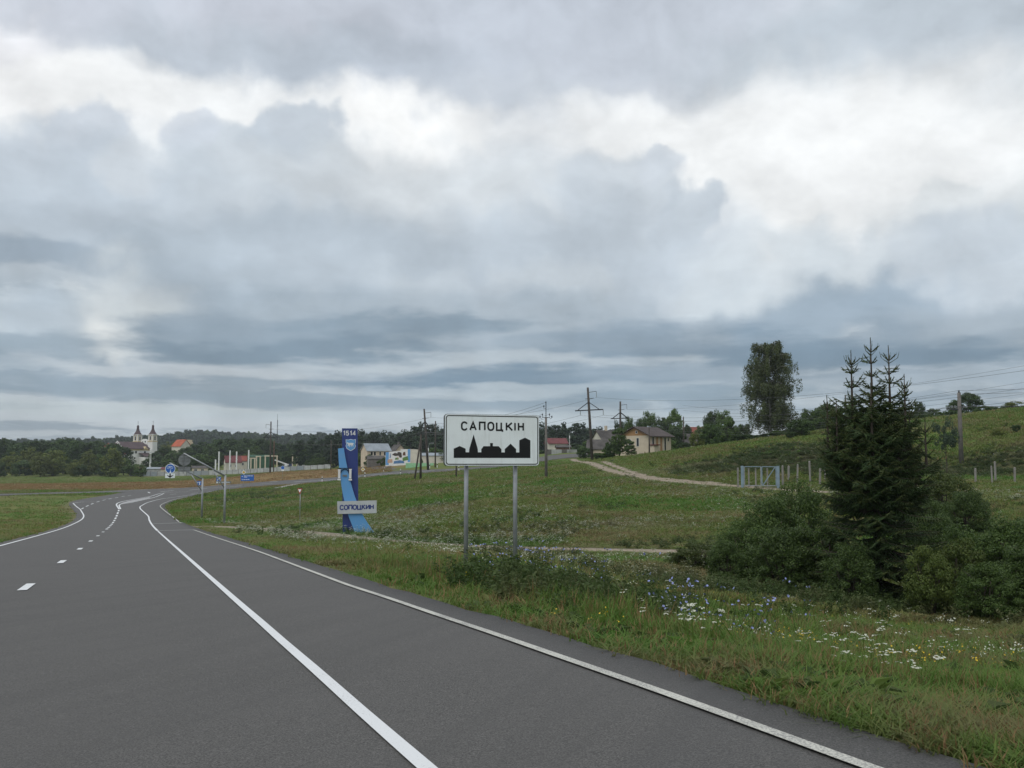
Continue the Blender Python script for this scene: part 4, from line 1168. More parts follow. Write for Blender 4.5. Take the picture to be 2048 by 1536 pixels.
def house(name, px, D, rz, L, W, he, hr, wall, roof, label, cat='house', gable=None, wins=(), ov=.45, chim=None, group=None, sink=1.2, dz=0.0, hip=0.0):
    base = on(px, D); base.z += dz
    T = thing(name, base, label, cat, group, rz)
    MB().box((0, 0, (he - sink) / 2), (L, W, he + sink)).build('wall', M[wall], T)
    g = gable or wall
    t = .16
    for sx, nm in ((-1, 'gable'), (1, 'gable')):
        if hip: break
        x0, x1 = sx * L / 2, sx * (L / 2 - .25)
        vs = [(x, y, z) for x in (x0, x1) for y, z in ((-W / 2, he), (W / 2, he), (0, hr))]
        MB().add(vs, [(0, 1, 2), (5, 4, 3), (0, 3, 4, 1), (1, 4, 5, 2), (2, 5, 3, 0)]).build(nm, M[g], T)
    sl = (hr - he) / (W / 2)
    for sy in (-1, 1):
        ye, ze = sy * (W / 2 + ov), he - ov * sl
        xl = L / 2 + ov; xr = xl - hip
        vs = [(-xl, ye, ze), (xl, ye, ze), (xr, 0, hr), (-xr, 0, hr)]
        vs += [(x, y, z + t) for x, y, z in vs]
        MB().add(vs, [(0, 1, 2, 3), (7, 6, 5, 4), (0, 4, 5, 1), (1, 5, 6, 2), (2, 6, 7, 3), (3, 7, 4, 0)]).build('roof_slope', M[roof], T)
    if hip:
        for sx in (-1, 1):
            vs = [(sx * (L / 2 + ov), -(W / 2 + ov), he - ov * sl), (sx * (L / 2 + ov), W / 2 + ov, he - ov * sl), (sx * (L / 2 + ov - hip), 0, hr)]
            vs += [(x, y, z + t) for x, y, z in vs]
            MB().add(vs, [(0, 1, 2), (5, 4, 3), (0, 3, 4, 1), (1, 4, 5, 2), (2, 5, 3, 0)]).build('roof_slope', M[roof], T)
    for wdef in wins: window(T, wdef[0], L, W, *wdef[1:])
    if chim: MB().box((chim[0], chim[1], hr - .2 + chim[2] / 2), (.6, .6, chim[2] + 1.2)).build('chimney', M[chim[3] if len(chim) > 3 else 'concrete'], T)
    return T
RAD = math.radians
# beige house on the right: gable to the left, long windows to the right
T = house('beige_house', 1291, 204, RAD(46), 7.2, 7.4, 3.9, 5.6, 'cream', 'brown_roof', 'beige two-storey house with brown roof and orange gable above the meadow', gable='ochre', ov=.6,
          wins=[('f', -2.6, 2.2, .5, 2.7), ('f', -1.2, 2.2, .5, 2.7, 'ochre', 'ochre'), ('f', .2, 2.2, .5, 2.7, 'ochre', 'ochre'), ('f', 1.5, 2.2, .5, 2.7), ('f', 2.6, 3.2, .3, .7),
                ('l', -1.3, 2.6, .55, 1.1), ('l', .7, 2.6, .55, 1.6), ('l', 0.4, 4.6, .4, .4)])
po = MB().box((-2.9, -4.2, .6), (1.4, 1.1, 2.6)).build('porch', M['cream'], T)
MB().box((-2.9, -4.3, 2.0), (1.8, 1.6, .18)).build('porch_roof', M['maroon_roof'], po)
house('grey_barn', 1212, 236, RAD(-8), 8.5, 6, 2.9, 5.0, 'cream', 'slate_roof', 'low barn with grey slate roof behind the tallest pylon', 'barn', ov=.3, dz=-1.2)
house('slate_house', 1222, 262, RAD(20), 8, 7, 4.2, 6.6, 'plaster', 'slate_roof', 'slate-roofed house with pale chimney half hidden behind the low barn', ov=.4, chim=(-1.5, 0, .9, 'cream'), dz=-1.0)
house('dark_roof_house', 1386, 262, RAD(-6), 9, 7, 2.0, 4.8, 'plaster', 'slate_roof', 'house with dark slate roof among bushes right of the beige house', ov=.4, dz=-.8)
house('red_roof_house', 1387, 300, RAD(15), 6, 6, 3.5, 6.6, 'plaster', 'red_roof', 'small house with red roof behind the dark slate roof', ov=.4)
house('cream_shed', 1393, 232, RAD(-25), 3.4, 2.8, 1.5, 2.2, 'plaster', 'slate_roof', 'small cream shed at the crest of the meadow', 'shed', ov=.2, dz=-.5)
house('white_roof_house', 1436, 262, RAD(30), 7, 6, 3.6, 5.6, 'plaster', 'zinc_roof', 'house with pale metal roof between garden bushes left of the birch', ov=.4, wins=[('l', 0, 4.2, .6, .6)], dz=-.2)
house('garden_shed', 1650, 214, RAD(5), 9, 5, 2.1, 2.6, 'plaster', 'zinc_roof', 'low pale-roofed shed glimpsed behind the spruce', 'shed', ov=.3, dz=-1.0)
house('maroon_roof_house', 1112, 345, RAD(12), 6.5, 6, 2.6, 4.3, 'plaster', 'maroon_roof', 'house with maroon roof among trees right of the town sign', ov=.4, dz=1.0)
house('brick_shed', 1126, 305, RAD(5), 4.2, 3, 1.8, 2.4, 'rust', 'slate_roof', 'small brown shed below the maroon roof', 'shed', ov=.25)
# village houses by the mural
house('cream_house', 752, 338, RAD(28), 8.2, 6.4, 5.0, 7.3, 'cream', 'zinc_roof', 'two-storey cream house with pale blue-grey metal roof near the village turning', ov=.35, dz=.3,
      wins=[('f', -2.6, 4.0, .7, 1.2), ('f', -1.5, 4.0, .7, 1.2), ('f', .4, 4.0, .5, 1.2), ('f', 2.1, 4.0, .7, 1.2), ('r', -.6, 4.0, 1.0, 1.1), ('r', 0, 6.0, .7, .7), ('f', -1.8, 1.6, .7, 1.2), ('f', 1.8, 1.6, .7, 1.2)])
house('grey_gable_house', 795, 352, RAD(-62), 6.2, 5.2, 3.6, 6.4, 'cream', 'slate_roof', 'small cream-gabled house with grey roof right of the cream house', ov=.35, dz=.6, chim=(1.2, 0, .7), wins=[('l', -.7, 3.7, .6, .9), ('l', .7, 3.7, .6, .9)])
house('grey_outhouse', 752, 318, RAD(15), 5.2, 3.6, 2.3, 3.2, 'concrete', 'slate_roof', 'low grey outhouse in front of the cream house', 'shed', ov=.2, dz=.2)
house('long_shed', 866, 330, RAD(2), 9, 4, 2.2, 3.0, 'plaster', 'zinc_roof', 'long low shed with pale roof beside the mural', 'shed', ov=.2, dz=.3)

# the mural: a painted wall in two steps
def mural():
    D = 300; base = on(795, D); s = D / FPX
    T = thing('mural_wall', base, 'long painted wall in blue and white with figures and green fields', 'mural', rz=RAD(-4))
    X = lambda c: (c - 905) * .1693 * s
    Z = lambda c: (612 - c) * .1693 * s
    P = lambda L: [(X(a), Z(b)) for a, b in L]
    wl_ = MB().prism(P([(766, 640), (1062, 640), (1062, 418), (945, 421), (945, 438), (766, 455)]), 0, .3).build('wall', M['white'], T)
    MB().prism(P([(1063, 620), (1185, 600), (1185, 425), (1063, 418)]), .02, .28).build('end_wall', M['plaster'], T)
    pics = [('sky_blue', [(768, 606), (805, 606), (805, 452), (768, 456)]), ('sky_blue', [(1030, 570), (1060, 570), (1060, 420), (1030, 421)]), ('dim_blue', [(860, 590), (990, 585), (985, 560), (940, 548), (868, 560)]),
            ('grass_paint', [(970, 560), (1040, 545), (1030, 500), (968, 520)]), ('grass_paint', [(880, 545), (925, 540), (920, 515), (882, 522)]), ('old_wood', [(842, 485), (875, 462), (912, 470), (925, 495), (880, 500)]),
            ('old_wood', [(935, 520), (962, 516), (955, 460), (925, 450), (905, 460)]), ('rust', [(968, 492), (1005, 494), (1000, 450), (978, 455)]), ('skin', [(790, 582), (850, 578), (848, 535), (792, 540)]),
            ('skin', [(905, 528), (920, 526), (918, 508), (907, 508)]), ('dim_blue', [(815, 520), (828, 520), (826, 470), (818, 470)])]
    for k, (m, pts) in enumerate(pics):
        mb = MB(); flatpoly(mb, P(pts), -.006 - .003 * k); mb.build('painted_patch', M[m], wl_)
mural()
b_ = on(840, 262); T = thing('green_barrier', b_, 'low mint green wall along the road before the mural', 'wall', rz=RAD(7)); 
for i in range(4): MB().box((-2.75 + 1.83 * i, 0, .35), (1.79, .16, 1.3)).build('panel', M['mint'], T)
b_ = on(1122, 262); T = thing('retaining_wall', b_, 'long grey concrete wall beside the street right of the town sign', 'wall', rz=RAD(24))
for i in range(6): MB().box((-3.6 + 1.5 * i, 0, .3), (1.46, .2, 1.5)).build('panel', M['concrete_pale' if i % 3 else 'concrete'], T)

# ------------------------------------------------------------------ concrete fence and building yard
FP = [(262, 455), (330, 452), (420, 450), (500, 440), (580, 432), (664, 424)]
FX = [Vector(on(p, d).xy) for p, d in FP]
FXr = resample(FX, n=31)
fb = Vector((FXr[0].x, FXr[0].y, gz(*FXr[0])))
T = thing('concrete_fence', fb, 'long pale concrete panel fence round the building yard across the field', 'fence')
for i in range(30):
    a, b = FXr[i], FXr[i + 1]; c = (a + b) / 2; L_ = (b - a).length; ang = math.atan2(b.y - a.y, b.x - a.x)
    zz = gz(c.x, c.y) - fb.z
    key = ('galv', 'zinc_roof')[i % 2] if i in (8, 9, 10, 24, 25) else ('zinc_roof' if i < 4 else 'concrete_pale')
    MB().box((c.x - fb.x, c.y - fb.y, zz + .8), (L_ - .08, .14, 2.3), Matrix.Rotation(ang, 3, 'Z')).build('panel', M[key], T)
    MB().box((a.x - fb.x, a.y - fb.y, gz(a.x, a.y) - fb.z + .85), (.22, .24, 2.5), Matrix.Rotation(ang, 3, 'Z')).build('post', M['concrete'], T)
def column(px, D, yt, w=.52, m='white', lb=''):
    b_ = on(px, D); H = at(px, yt, D).z - b_.z
    T = thing('concrete_column', b_, lb, 'column', 'bare columns of the building yard')
    MB().box((0, 0, H / 2 - .2), (w, w, H + .4)).build('shaft', M[m], T); MB().box((0, 0, .3), (w * 1.9, w * 1.9, .8)).build('footing', M['concrete_pale'], T)
    MB().box((w * .6, 0, H * .62), (w * .7, w * .8, .25)).build('bracket', M[m], T)
for px, yt, lb in ((433, 919, 'shortest white concrete column at the left end of the building yard'), (439.5, 903, 'white concrete column with a side bracket left of the white gable house'), (461.5, 901, 'white concrete column standing before the brown roof'),
                   (474.7, 903, 'white concrete column between the brown and red roofs'), (498.7, 900, 'tallest white concrete column at the corner of the green building')):
    column(px, 462, yt, lb=lb)
def frame(px0, px1, D, yt, lb):
    a, b = on(px0, D), on(px1, D); c = (a + b) / 2; c.z = min(a.z, b.z); H = at((px0 + px1) / 2, yt, D).z - c.z; h = (b.x - a.x) / 2
    T = thing('concrete_portal', c, lb, 'portal', 'cream concrete frames of the building yard')
    for sx in (-1, 1): MB().box((sx * h, 0, H / 2 - .3), (.5, .5, H + .5)).build('upright', M['cream'], T)
    MB().box((0, 0, H - .22), (2 * h + .7, .52, .5)).build('beam', M['cream'], T)
for a, b, yt, lb in ((503.5, 511, 915.5, 'small cream concrete frame against the left of the green building'), (514.5, 522, 912, 'cream concrete frame before the middle of the green building'), (532, 555.5, 911, 'widest cream concrete frame before the right of the green building'), (586.5, 595, 909, 'lone cream concrete frame beside the crane truck')):
    frame(a, b, 462, yt, lb)
house('green_building', 523, 492, RAD(2), 11.5, 7, 6.0, 6.9, 'green_siding', 'green_siding', 'dark green metal-clad building behind cream frames in the yard', 'building', ov=.15)
house('white_gable_house', 467, 486, RAD(24), 7.4, 6.0, 4.2, 7.2, 'plaster', 'maroon_roof', 'white-gabled house with dark brown roof behind the white columns', ov=.3, wins=[('f', -1.5, 2.5, .9, 1.2), ('f', 1.2, 2.5, .9, 1.2), ('l', 0, 2.6, .8, 1.2)])
house('coral_roof_house', 489, 500, RAD(5), 5.0, 5, 4.2, 6.6, 'plaster', 'red_roof', 'white house with red roof between the brown roof and the green building', ov=.3, wins=[('f', 0, 2.6, .9, 1.2)])
house('yellow_garage', 402, 470, RAD(16), 7, 4, 2.5, 3.4, 'cream', 'slate_roof', 'low cream garage behind the overhead sign backs', 'garage', ov=.25, wins=[('f', -1.8, 1.1, 1.2, 1.8), ('f', 1.2, 1.1, 1.2, 1.8)])
house('brown_shed', 276, 470, RAD(0), 6.6, 4, 2.6, 3.2, 'rust', 'maroon_roof', 'dark brown shed at the left end of the concrete fence', 'shed', ov=.25)
house('grey_shed', 314, 476, RAD(0), 10, 4, 2.2, 2.9, 'concrete_pale', 'zinc_roof', 'long low grey shed behind the fence below the church', 'shed', ov=.25)
house('cream_shed', 338, 474, RAD(0), 5.2, 4, 2.1, 2.9, 'cream', 'maroon_roof', 'small cream shed behind the round bicycle sign', 'shed', ov=.25)
# crane truck
def crane():
    D = 468; b_ = on(572, D); T = thing('crane_truck', b_, 'mobile crane truck with white boom lowered beside the cream frames', 'crane', rz=RAD(4)); s = D / FPX
    MB().box((0, 0, 1.15), (6.4, 2.3, .7)).build('chassis', M['navy_truck'], T)
    cb = MB().prism([(1.9, .9), (3.4, .9), (3.4, 1.9), (3.1, 2.7), (1.9, 2.7)], -1.1, 1.1).build('cab', M['navy_truck'], T)
    MB().prism([(3.405, 1.95), (3.415, 1.95), (3.13, 2.6), (3.12, 2.6)], -.95, .95).build('windscreen', M['glass'], cb)
    MB().box((.4, 0, 1.9), (1.3, 1.6, 1.0)).build('turret', M['white'], T)
    MB().bar((1.6, 0, 2.2), (-4.9, 0, 4.5), .55).build('boom', M['white'], T)
    MB().bar((-.2, 0, 1.8), (-1.6, 0, 3.1), .25).build('ram', M['galv'], T)
    for x in (-2.3, -1.1, 2.4):
        for y in (-1, 1):
            w_ = MB(); w_.tube([(x, y - .18, .5), (x, y + .18, .5)], .5, 14); o = w_.build('wheel', M['tyre'], T)
            MB().tube([(x, y + .19 * y - .01, .5), (x, y + .19 * y + .01, .5)], .24, 10).build('rim', M['galv'], o)
crane()
def van(px, D, rz, lb):
    b_ = on(px, D); T = thing('van', b_, lb, 'van', rz=rz)
    bd = MB().prism([(-1.9, .4), (1.95, .4), (1.95, 1.05), (1.45, 1.2), (.95, 1.95), (-1.9, 1.95)], -.9, .9).build('body', M['white'], T)
    MB().prism([(1.47, 1.24), (1.49, 1.24), (1.01, 1.9), (.98, 1.9)], -.78, .78).build('windscreen', M['glass'], bd)
    for y in (-.905, .905): MB().box((.75, y, 1.5), (.7, .02, .5)).build('side_window', M['glass'], bd)
    for x in (-1.2, 1.25):
        for y in (-.82, .82):
            o = MB().tube([(x, y - .1, .34), (x, y + .1, .34)], .34, 14).build('wheel', M['tyre'], T)
            MB().tube([(x, y * 1.13 - .01, .34), (x, y * 1.13 + .01, .34)], .18, 10).build('rim', M['galv'], o)
van(602, 462, RAD(170), 'white van parked behind the fence right of the lone cream frame')

# ------------------------------------------------------------------ church
def church():
    D = 575.0; base = on(288, D); base.z = at(288, 912, D).z - 3
    s = D / FPX
    T = thing('church', base, 'white and cream church with two maroon-capped towers rising over the trees', 'church', rz=RAD(64))
    # local x: toward the tower front; y: across
    z0 = lambda y: at(288, y, D).z - base.z
    eave, ridge = z0(899.0), z0(885.2)
    Ln, Wn = 19.0, 12.0
    MB().box((-Ln / 2, 0, eave / 2 - 2), (Ln, Wn, eave + 4)).build('nave_wall', M['church_white'], T)
    MB().box((-Ln / 2, 0, eave - .35), (Ln + .3, Wn + .3, .7)).build('cornice', M['church_yellow'], T)
    for sy in (-1, 1):
        vs = [(-Ln - .2, sy * (Wn / 2 + .5), eave), (.2, sy * (Wn / 2 + .5), eave), (.2, 0, ridge), (-Ln - .2, 0, ridge)]
        vs += [(x, y, z + .3) for x, y, z in vs]
        MB().add(vs, [(0, 1, 2, 3), (7, 6, 5, 4), (0, 4, 5, 1), (1, 5, 6, 2), (2, 6, 7, 3), (3, 7, 4, 0)]).build('nave_roof', M['church_roof'], T)
    for sx in (-Ln, -.2):
        MB().add([(sx - .2, -Wn / 2, eave), (sx - .2, Wn / 2, eave), (sx - .2, 0, ridge + .6), (sx + .2, -Wn / 2, eave), (sx + .2, Wn / 2, eave), (sx + .2, 0, ridge + .6)], [(0, 1, 2), (5, 4, 3), (0, 3, 4, 1), (1, 4, 5, 2), (2, 5, 3, 0)]).build('gable', M['church_white'], T)
    # choir with lower roof and side chapel
    MB().box((-Ln - 4, 0, eave / 2 - 2.5), (8, 9, eave + 2)).build('choir_wall', M['church_white'], T)
    e2, r2 = eave - 1.0, ridge - .8
    for sy in (-1, 1):
        vs = [(-Ln - 8.4, sy * 5.0, e2), (-Ln, sy * 5.0, e2), (-Ln, 0, r2), (-Ln - 6, 0, r2)]
        vs += [(x, y, z + .25) for x, y, z in vs]
        MB().add(vs, [(0, 1, 2, 3), (7, 6, 5, 4), (0, 4, 5, 1), (1, 5, 6, 2), (2, 6, 7, 3), (3, 7, 4, 0)]).build('choir_roof', M['church_roof'], T)
    vs = [(-Ln - 8.4, -5, e2), (-Ln - 8.4, 5, e2), (-Ln - 6, 0, r2)]; vs += [(x, y, z + .25) for x, y, z in vs]
    MB().add(vs, [(0, 1, 2), (5, 4, 3), (0, 3, 4, 1), (1, 4, 5, 2), (2, 5, 3, 0)]).build('choir_roof', M['red_roof'], T)
    ch = MB().box((-Ln - 2.5, -7.2, eave / 2 - 3), (4.2, 5.5, eave)).build('chapel_wall', M['church_white'], T)
    MB().add([(-Ln - 4.9, -10.2, eave - 3.0), (-Ln - .1, -10.2, eave - 3.0), (-Ln - .1, -4.4, eave - .2), (-Ln - 4.9, -4.4, eave - .2), (-Ln - 4.9, -10.2, eave - 2.8), (-Ln - .1, -10.2, eave - 2.8), (-Ln - .1, -4.4, eave), (-Ln - 4.9, -4.4, eave)],
             [(0, 1, 2, 3), (7, 6, 5, 4), (0, 4, 5, 1), (1, 5, 6, 2), (2, 6, 7, 3), (3, 7, 4, 0)]).build('chapel_roof', M['red_roof'], ch)
    MB().box((-Ln - 4.65, -7.2, eave - 6), (.1, 1.1, 2.4)).build('window', M['glass'], ch)
    MB().add([(-9, -11.2, eave - 4.2), (-.5, -11.2, eave - 4.2), (-.5, -6, eave - 2.2), (-9, -6, eave - 2.2), (-9, -11.2, eave - 4), (-.5, -11.2, eave - 4), (-.5, -6, eave - 2), (-9, -6, eave - 2)],
             [(0, 1, 2, 3), (7, 6, 5, 4), (0, 4, 5, 1), (1, 5, 6, 2), (2, 6, 7, 3), (3, 7, 4, 0)]).build('aisle_roof', M['church_roof'], T)
    MB().box((-4.7, -8.5, eave / 2 - 4.4), (8.3, 5, eave)).build('aisle_wall', M['church_white'], T)
    for x in (-15, -11, -4.5): MB().box((x, -Wn / 2 - .03, eave - 1.7), (1.2, .12, 1.3)).build('window', M['glass'], T)
    MB().add([(-5.8, -Wn / 2 - .55, eave), (-2.6, -Wn / 2 - .55, eave), (-4.2, -Wn / 2 - .55, eave + 1.6), (-5.8, -Wn / 2 + 1.5, eave), (-2.6, -Wn / 2 + 1.5, eave), (-4.2, -Wn / 2 + 3, eave + 1.6)], [(0, 1, 2), (0, 3, 5, 2), (1, 4, 5, 2), (0, 3, 4, 1)]).build('dormer', M['church_yellow'], T)
    # front between the towers
    MB().box((1.0, 0, (ridge - 3) / 2 - 2), (2.0, 13.6, ridge + 1)).build('front_wall', M['church_white'], T)
    fr = MB().prism([(-2.6, ridge - 3), (2.6, ridge - 3), (2.6, ridge + .4)] + arc(0, ridge + .4, 2.6, 0, 180, 10, 1.7)[1:-1] + [(-2.6, ridge + .4)], -.5, .5)
    fr.v = [(1.0 + y, x, z) for x, y, z in fr.v]; fr = fr.build('front_gable', M['church_white'], T)
    for y in (-.9, .9): MB().box((.46, y, ridge + .5), (.12, .8, .8)).build('gable_opening', M['glass'], fr)
    MB().box((.46, 0, ridge + 3.3), (.1, .12, 1.4)).build('cross', M['steel_dark'], T)
    # towers
    for sy in (-1, 1):
        cy = sy * 5.85; w = 3.3
        zb, zc, zn, ztp = z0(883.0), z0(868.6), z0(859.0), z0(851.0)
        MB().box((1.2, cy, zb / 2 - 2), (w + .3, w + .3, zb + 4)).build('tower_base', M['church_white'], T)
        t = MB().box((1.2, cy, (zb + zc) / 2), (w, w, zc - zb)).build('belfry', M['church_yellow'], T)
        for a, b in ((-1, -1), (-1, 1), (1, -1), (1, 1)): MB().box((1.2 + a * (w / 2 - .22), cy + b * (w / 2 - .22), (zb + zc) / 2), (.55, .55, zc - zb)).build('pilaster', M['church_white'], t)
        MB().box((1.2, cy, zb), (w + .6, w + .6, .4)).build('cornice', M['church_yellow'], t)
        MB().box((1.2, cy, zc - .2), (w + .7, w + .7, .5)).build('cornice', M['church_white'], t)
        hh = zc - zb
        for dx, dy in ((-1, 0), (1, 0), (0, -1), (0, 1)):
            c = (1.2 + dx * (w / 2 + .03), cy + dy * (w / 2 + .03), zb + hh * .45)
            MB().box(c, (.12 if dx else 1.5, .12 if dy else 1.5, hh * .72)).build('belfry_surround', M['church_white'], t)
            op = arc(0, hh * .18, .45, 0, 180, 8) + [(-.45, -hh * .28), (.45, -hh * .28)]
            mb = MB(); mb.prism(op, -.05, .05)
            mb.v = [((1.2 + dx * (w / 2 + .09) + (y if dx else x)), cy + dy * (w / 2 + .09) + (x if dx else y), c[2] + z) for x, y, z in mb.v]
            mb.build('belfry_opening', M['glass'], t)
        prof = [(2.35, 0), (2.2, .25), (1.75, .9), (1.25, 1.75), (.85, zn - zc), (.68, zn - zc + .8), (.66, ztp - zc - .35), (.8, ztp - zc - .3), (.5, ztp - zc), (.05, ztp - zc + .5)]
        cap = MB().lathe(prof, (1.2, cy, zc), 8, True).build('tower_cap', M['church_roof'], T)
        MB().lathe([(.1, 0), (.28, .25), (.1, .5)], (1.2, cy, ztp + .4), 8).build('finial', M['white'], cap)
        MB().box((1.2, cy, ztp + 1.7), (.14, .14, 2.0)).build('cross', M['galv'], cap); MB().box((1.2, cy, ztp + 2.1), (.14, .9, .14)).build('cross_arm', M['galv'], cap)
church()
b_ = on(303, 500); T = thing('statue_column', b_, 'white statue on a tall pedestal among trees below the church', 'statue'); H = at(303, 896, 500).z - b_.z
MB().lathe([(1.0, -.5), (1.0, 1.5), (.7, 1.7), (.5, 2.2), (.45, H - 3), (.8, H - 2.8), (.5, H - 2.6)], (0, 0, 0), 10).build('pedestal', M['white'], T, True)
MB().lathe([(.42, H - 2.6), (.5, H - 1.8), (.36, H - 1.1), (.5, H - .7), (.2, H - .5), (.22, H - .25), (.05, H)], (0, 0, 0), 10).build('figure', M['white'], T, True)
house('orange_roof_house', 364, 640, RAD(-35), 9, 8, 9.5, 13.5, 'plaster', 'orange_roof', 'distant house with bright orange-red roof on the hillside right of the church', ov=.4, sink=3)
# far radio mast
b_ = on(555, 900); b_.z = at(555, 905, 900).z; T = thing('radio_mast', b_, 'very thin tall radio mast rising above the wooded hill', 'mast'); H = at(555, 828, 900).z - b_.z
for k in range(3): MB().tube([(.5 * math.cos(2.1 * k), .5 * math.sin(2.1 * k), 0), (.25 * math.cos(2.1 * k), .25 * math.sin(2.1 * k), H * .85)], .13, 5).build('leg', M['steel_dark'], T)
MB().tube([(0, 0, H * .8), (0, 0, H)], .12, 5).build('aerial', M['steel_dark'], T)
for k in range(14): MB().tube([(.42 * math.cos(2.1 * k), .42 * math.sin(2.1 * k), H * .06 * k), (.42 * math.cos(2.1 * k + 2.1), .42 * math.sin(2.1 * k + 2.1), H * .06 * k + 1.5)], .07, 4).build('brace', M['steel_dark'], T)

# ------------------------------------------------------------------ blue gate and fence posts
def gate():
    D = 92.5; a, b = on(1483, D), on(1554, D - 1); c = (a + b) / 2; c.z = gz(c.x, c.y)
    ang = math.atan2(b.y - a.y, b.x - a.x); h = (b.xy - a.xy).length / 2
    T = thing('field_gate', c, 'open-framed double gate with pale blue posts across the farm track', 'gate', rz=ang)
    for sx in (-1, 1): MB().box((sx * h, 0, .85), (.26, .22, 2.3)).build('gate_post', M['gate_blue'], T)
    def leaf(x0, x1, diag):
        mb = MB(); zb, ztp = .2, 1.93
        fr = MB().bar((x0, 0, zb), (x0, 0, ztp), .08).build('leaf_stile', M['galv' if not diag else 'gate_blue'], T); MB().bar((x1, 0, zb), (x1, 0, ztp), .08).build('leaf_stile', M['galv' if not diag else 'gate_blue'], T)
        MB().bar((x0, 0, ztp), (x1, 0, ztp), .07).build('top_rail', M['gate_blue'], T); MB().bar((x0, 0, zb), (x1, 0, zb), .07).build('bottom_rail', M['galv'], T)
        if diag: MB().bar((x0 + .05, 0, zb), (x1 - .05, 0, ztp), .08).build('diagonal', M['gate_blue'], T)
    leaf(-h + .18, .06, False); leaf(.16, h - .18, True)
    for x in (-h + .55, -.42, .62): MB().box((x, .25, .8), (.13, .13, 2.0)).build('inner_post', M['post_grey'], T)
gate()
POSTS = [(1474, 93, 'left of the blue gate'), (1563, 92, 'right of the blue gate'), (1575, 98, 'behind the bush by the gate'), (1592, 97, 'behind the bush by the gate'), (1618, 98, 'left of the spruce'), (1637, 96, 'left of the spruce'), (1648, 99, 'left of the spruce'), (1662, 99, 'left of the spruce'),
         (1947, 99, 'on the slope right of the spruce'), (1980, 96, 'on the slope right of the spruce'), (1987, 101, 'on the slope right of the spruce'), (2025, 97.5, 'on the slope right of the spruce')]
for i, (px, D, w_) in enumerate(POSTS):
    b_ = on(px, D); hh = 1.75 + .3 * math.sin(i * 2.1)
    mb = MB().box((0, 0, hh / 2 - .2), (.15, .15, hh + .4)); mb.add([(-.075, -.075, hh), (.075, -.075, hh), (.075, .075, hh), (-.075, .075, hh), (0, 0, hh + .07)], [(0, 1, 4), (1, 2, 4), (2, 3, 4), (3, 0, 4)])
    o = mb.build('fence_post', M['post_grey']); o.location = b_; o.rotation_euler = (math.sin(i * 3.3) * .03, math.sin(i * 1.7) * .04, i)
    tag(o, 'weathered grey concrete fence post ' + w_, 'fence post', 'old fence posts by the track')

# ------------------------------------------------------------------ foliage
def unit(v): return v / np.maximum(np.linalg.norm(v, axis=1, keepdims=True), 1e-9)
def leaves(C, Nrm, size, rs, aspect=.6, droop=0.0):
    """one folded leaf (two triangles) at every centre"""
    n = len(C); size = np.broadcast_to(np.asarray(size, float), (n,))[:, None]
    t = unit(rs.normal(size=(n, 3)) - np.array([0, 0, droop])); t = unit(t - Nrm * (t * Nrm).sum(1, keepdims=True) * (1 - min(droop, .8)))
    b = unit(np.cross(Nrm, t))
    v = np.stack([C - t * size * .5, C + b * size * .5 * aspect + Nrm * size * .08, C + t * size * .5, C - b * size * .5 * aspect + Nrm * size * .08], 1)
    f = np.arange(n * 4).reshape(n, 4)
    return v.reshape(-1, 3), f
def crown_points(rs, n, shape, nclump, clump_r, hollow=.55):
    """leaf centres gathered in clumps; shape(k)-> clump centres, radii"""
    cc = shape(rs, nclump); nc = len(cc)
    w = rs.uniform(.6, 1.5, nc); w /= w.sum()
    which = rs.choice(nc, n, p=w)
    d = unit(rs.normal(size=(n, 3))); d[:, 2] = d[:, 2] * .9 + .12
    rad = clump_r * rs.uniform(.65, 1.35, nc)[which] * (hollow + (1 - hollow) * rs.uniform(0, 1, n) ** .5)
    C = cc[which] + d * rad[:, None] * np.array([1, 1, .78])
    N = unit(d + rs.normal(size=(n, 3)) * .55 + np.array([0, 0, .35]))
    return C, N
def ellipsoid(cx, cz, rx, rz, low=.0, taper=0.0):
    def f(rs, n):
        d = unit(rs.normal(size=(n * 2, 3))); r = rs.uniform(.25, 1, n * 2) ** .45
        p = d * r[:, None]; p = p[p[:, 2] > -1 + low][:n]
        k = 1 - taper * (p[:, 2:3] + 1) / 2
        return np.concatenate([p[:, :2] * rx * k, p[:, 2:] * rz], 1) + np.array([0, 0, cz])
    return f
def limbs(mb, rs, H, r0, n, spread, z0=.3, z1=.85, n_side=7):
    P = [Vector((0, 0, -.3))]
    for i in range(1, 6): P.append(Vector((rs.uniform(-.03, .03) * H, rs.uniform(-.03, .03) * H, H * z1 * i / 5)))
    mb.tube(P, [r0 * (1 - .8 * i / 5) for i in range(6)], n_side)
    for i in range(n):
        z = H * rs.uniform(z0, z1 * .92); a = rs.uniform(0, 6.28); L = spread * rs.uniform(.6, 1.0)
        k = z / (H * z1) * 5; j = min(4, int(k)); s = P[j].lerp(P[j + 1], k - j)
        e = s + Vector((math.cos(a) * L, math.sin(a) * L, L * rs.uniform(.3, .9)))
        mid = s.lerp(e, .5) + Vector((0, 0, -.06 * L))
        mb.tube([s, mid, e], [r0 * .35, r0 * .22, r0 * .07], 5)
BARK = surf('bark', (.075, .062, .050), .95, .3, 3, bump=.3)
BIRCHBARK = surf('birch_bark', (.45, .44, .41), .85, .1, 1.5, c2=(.08, .075, .07))
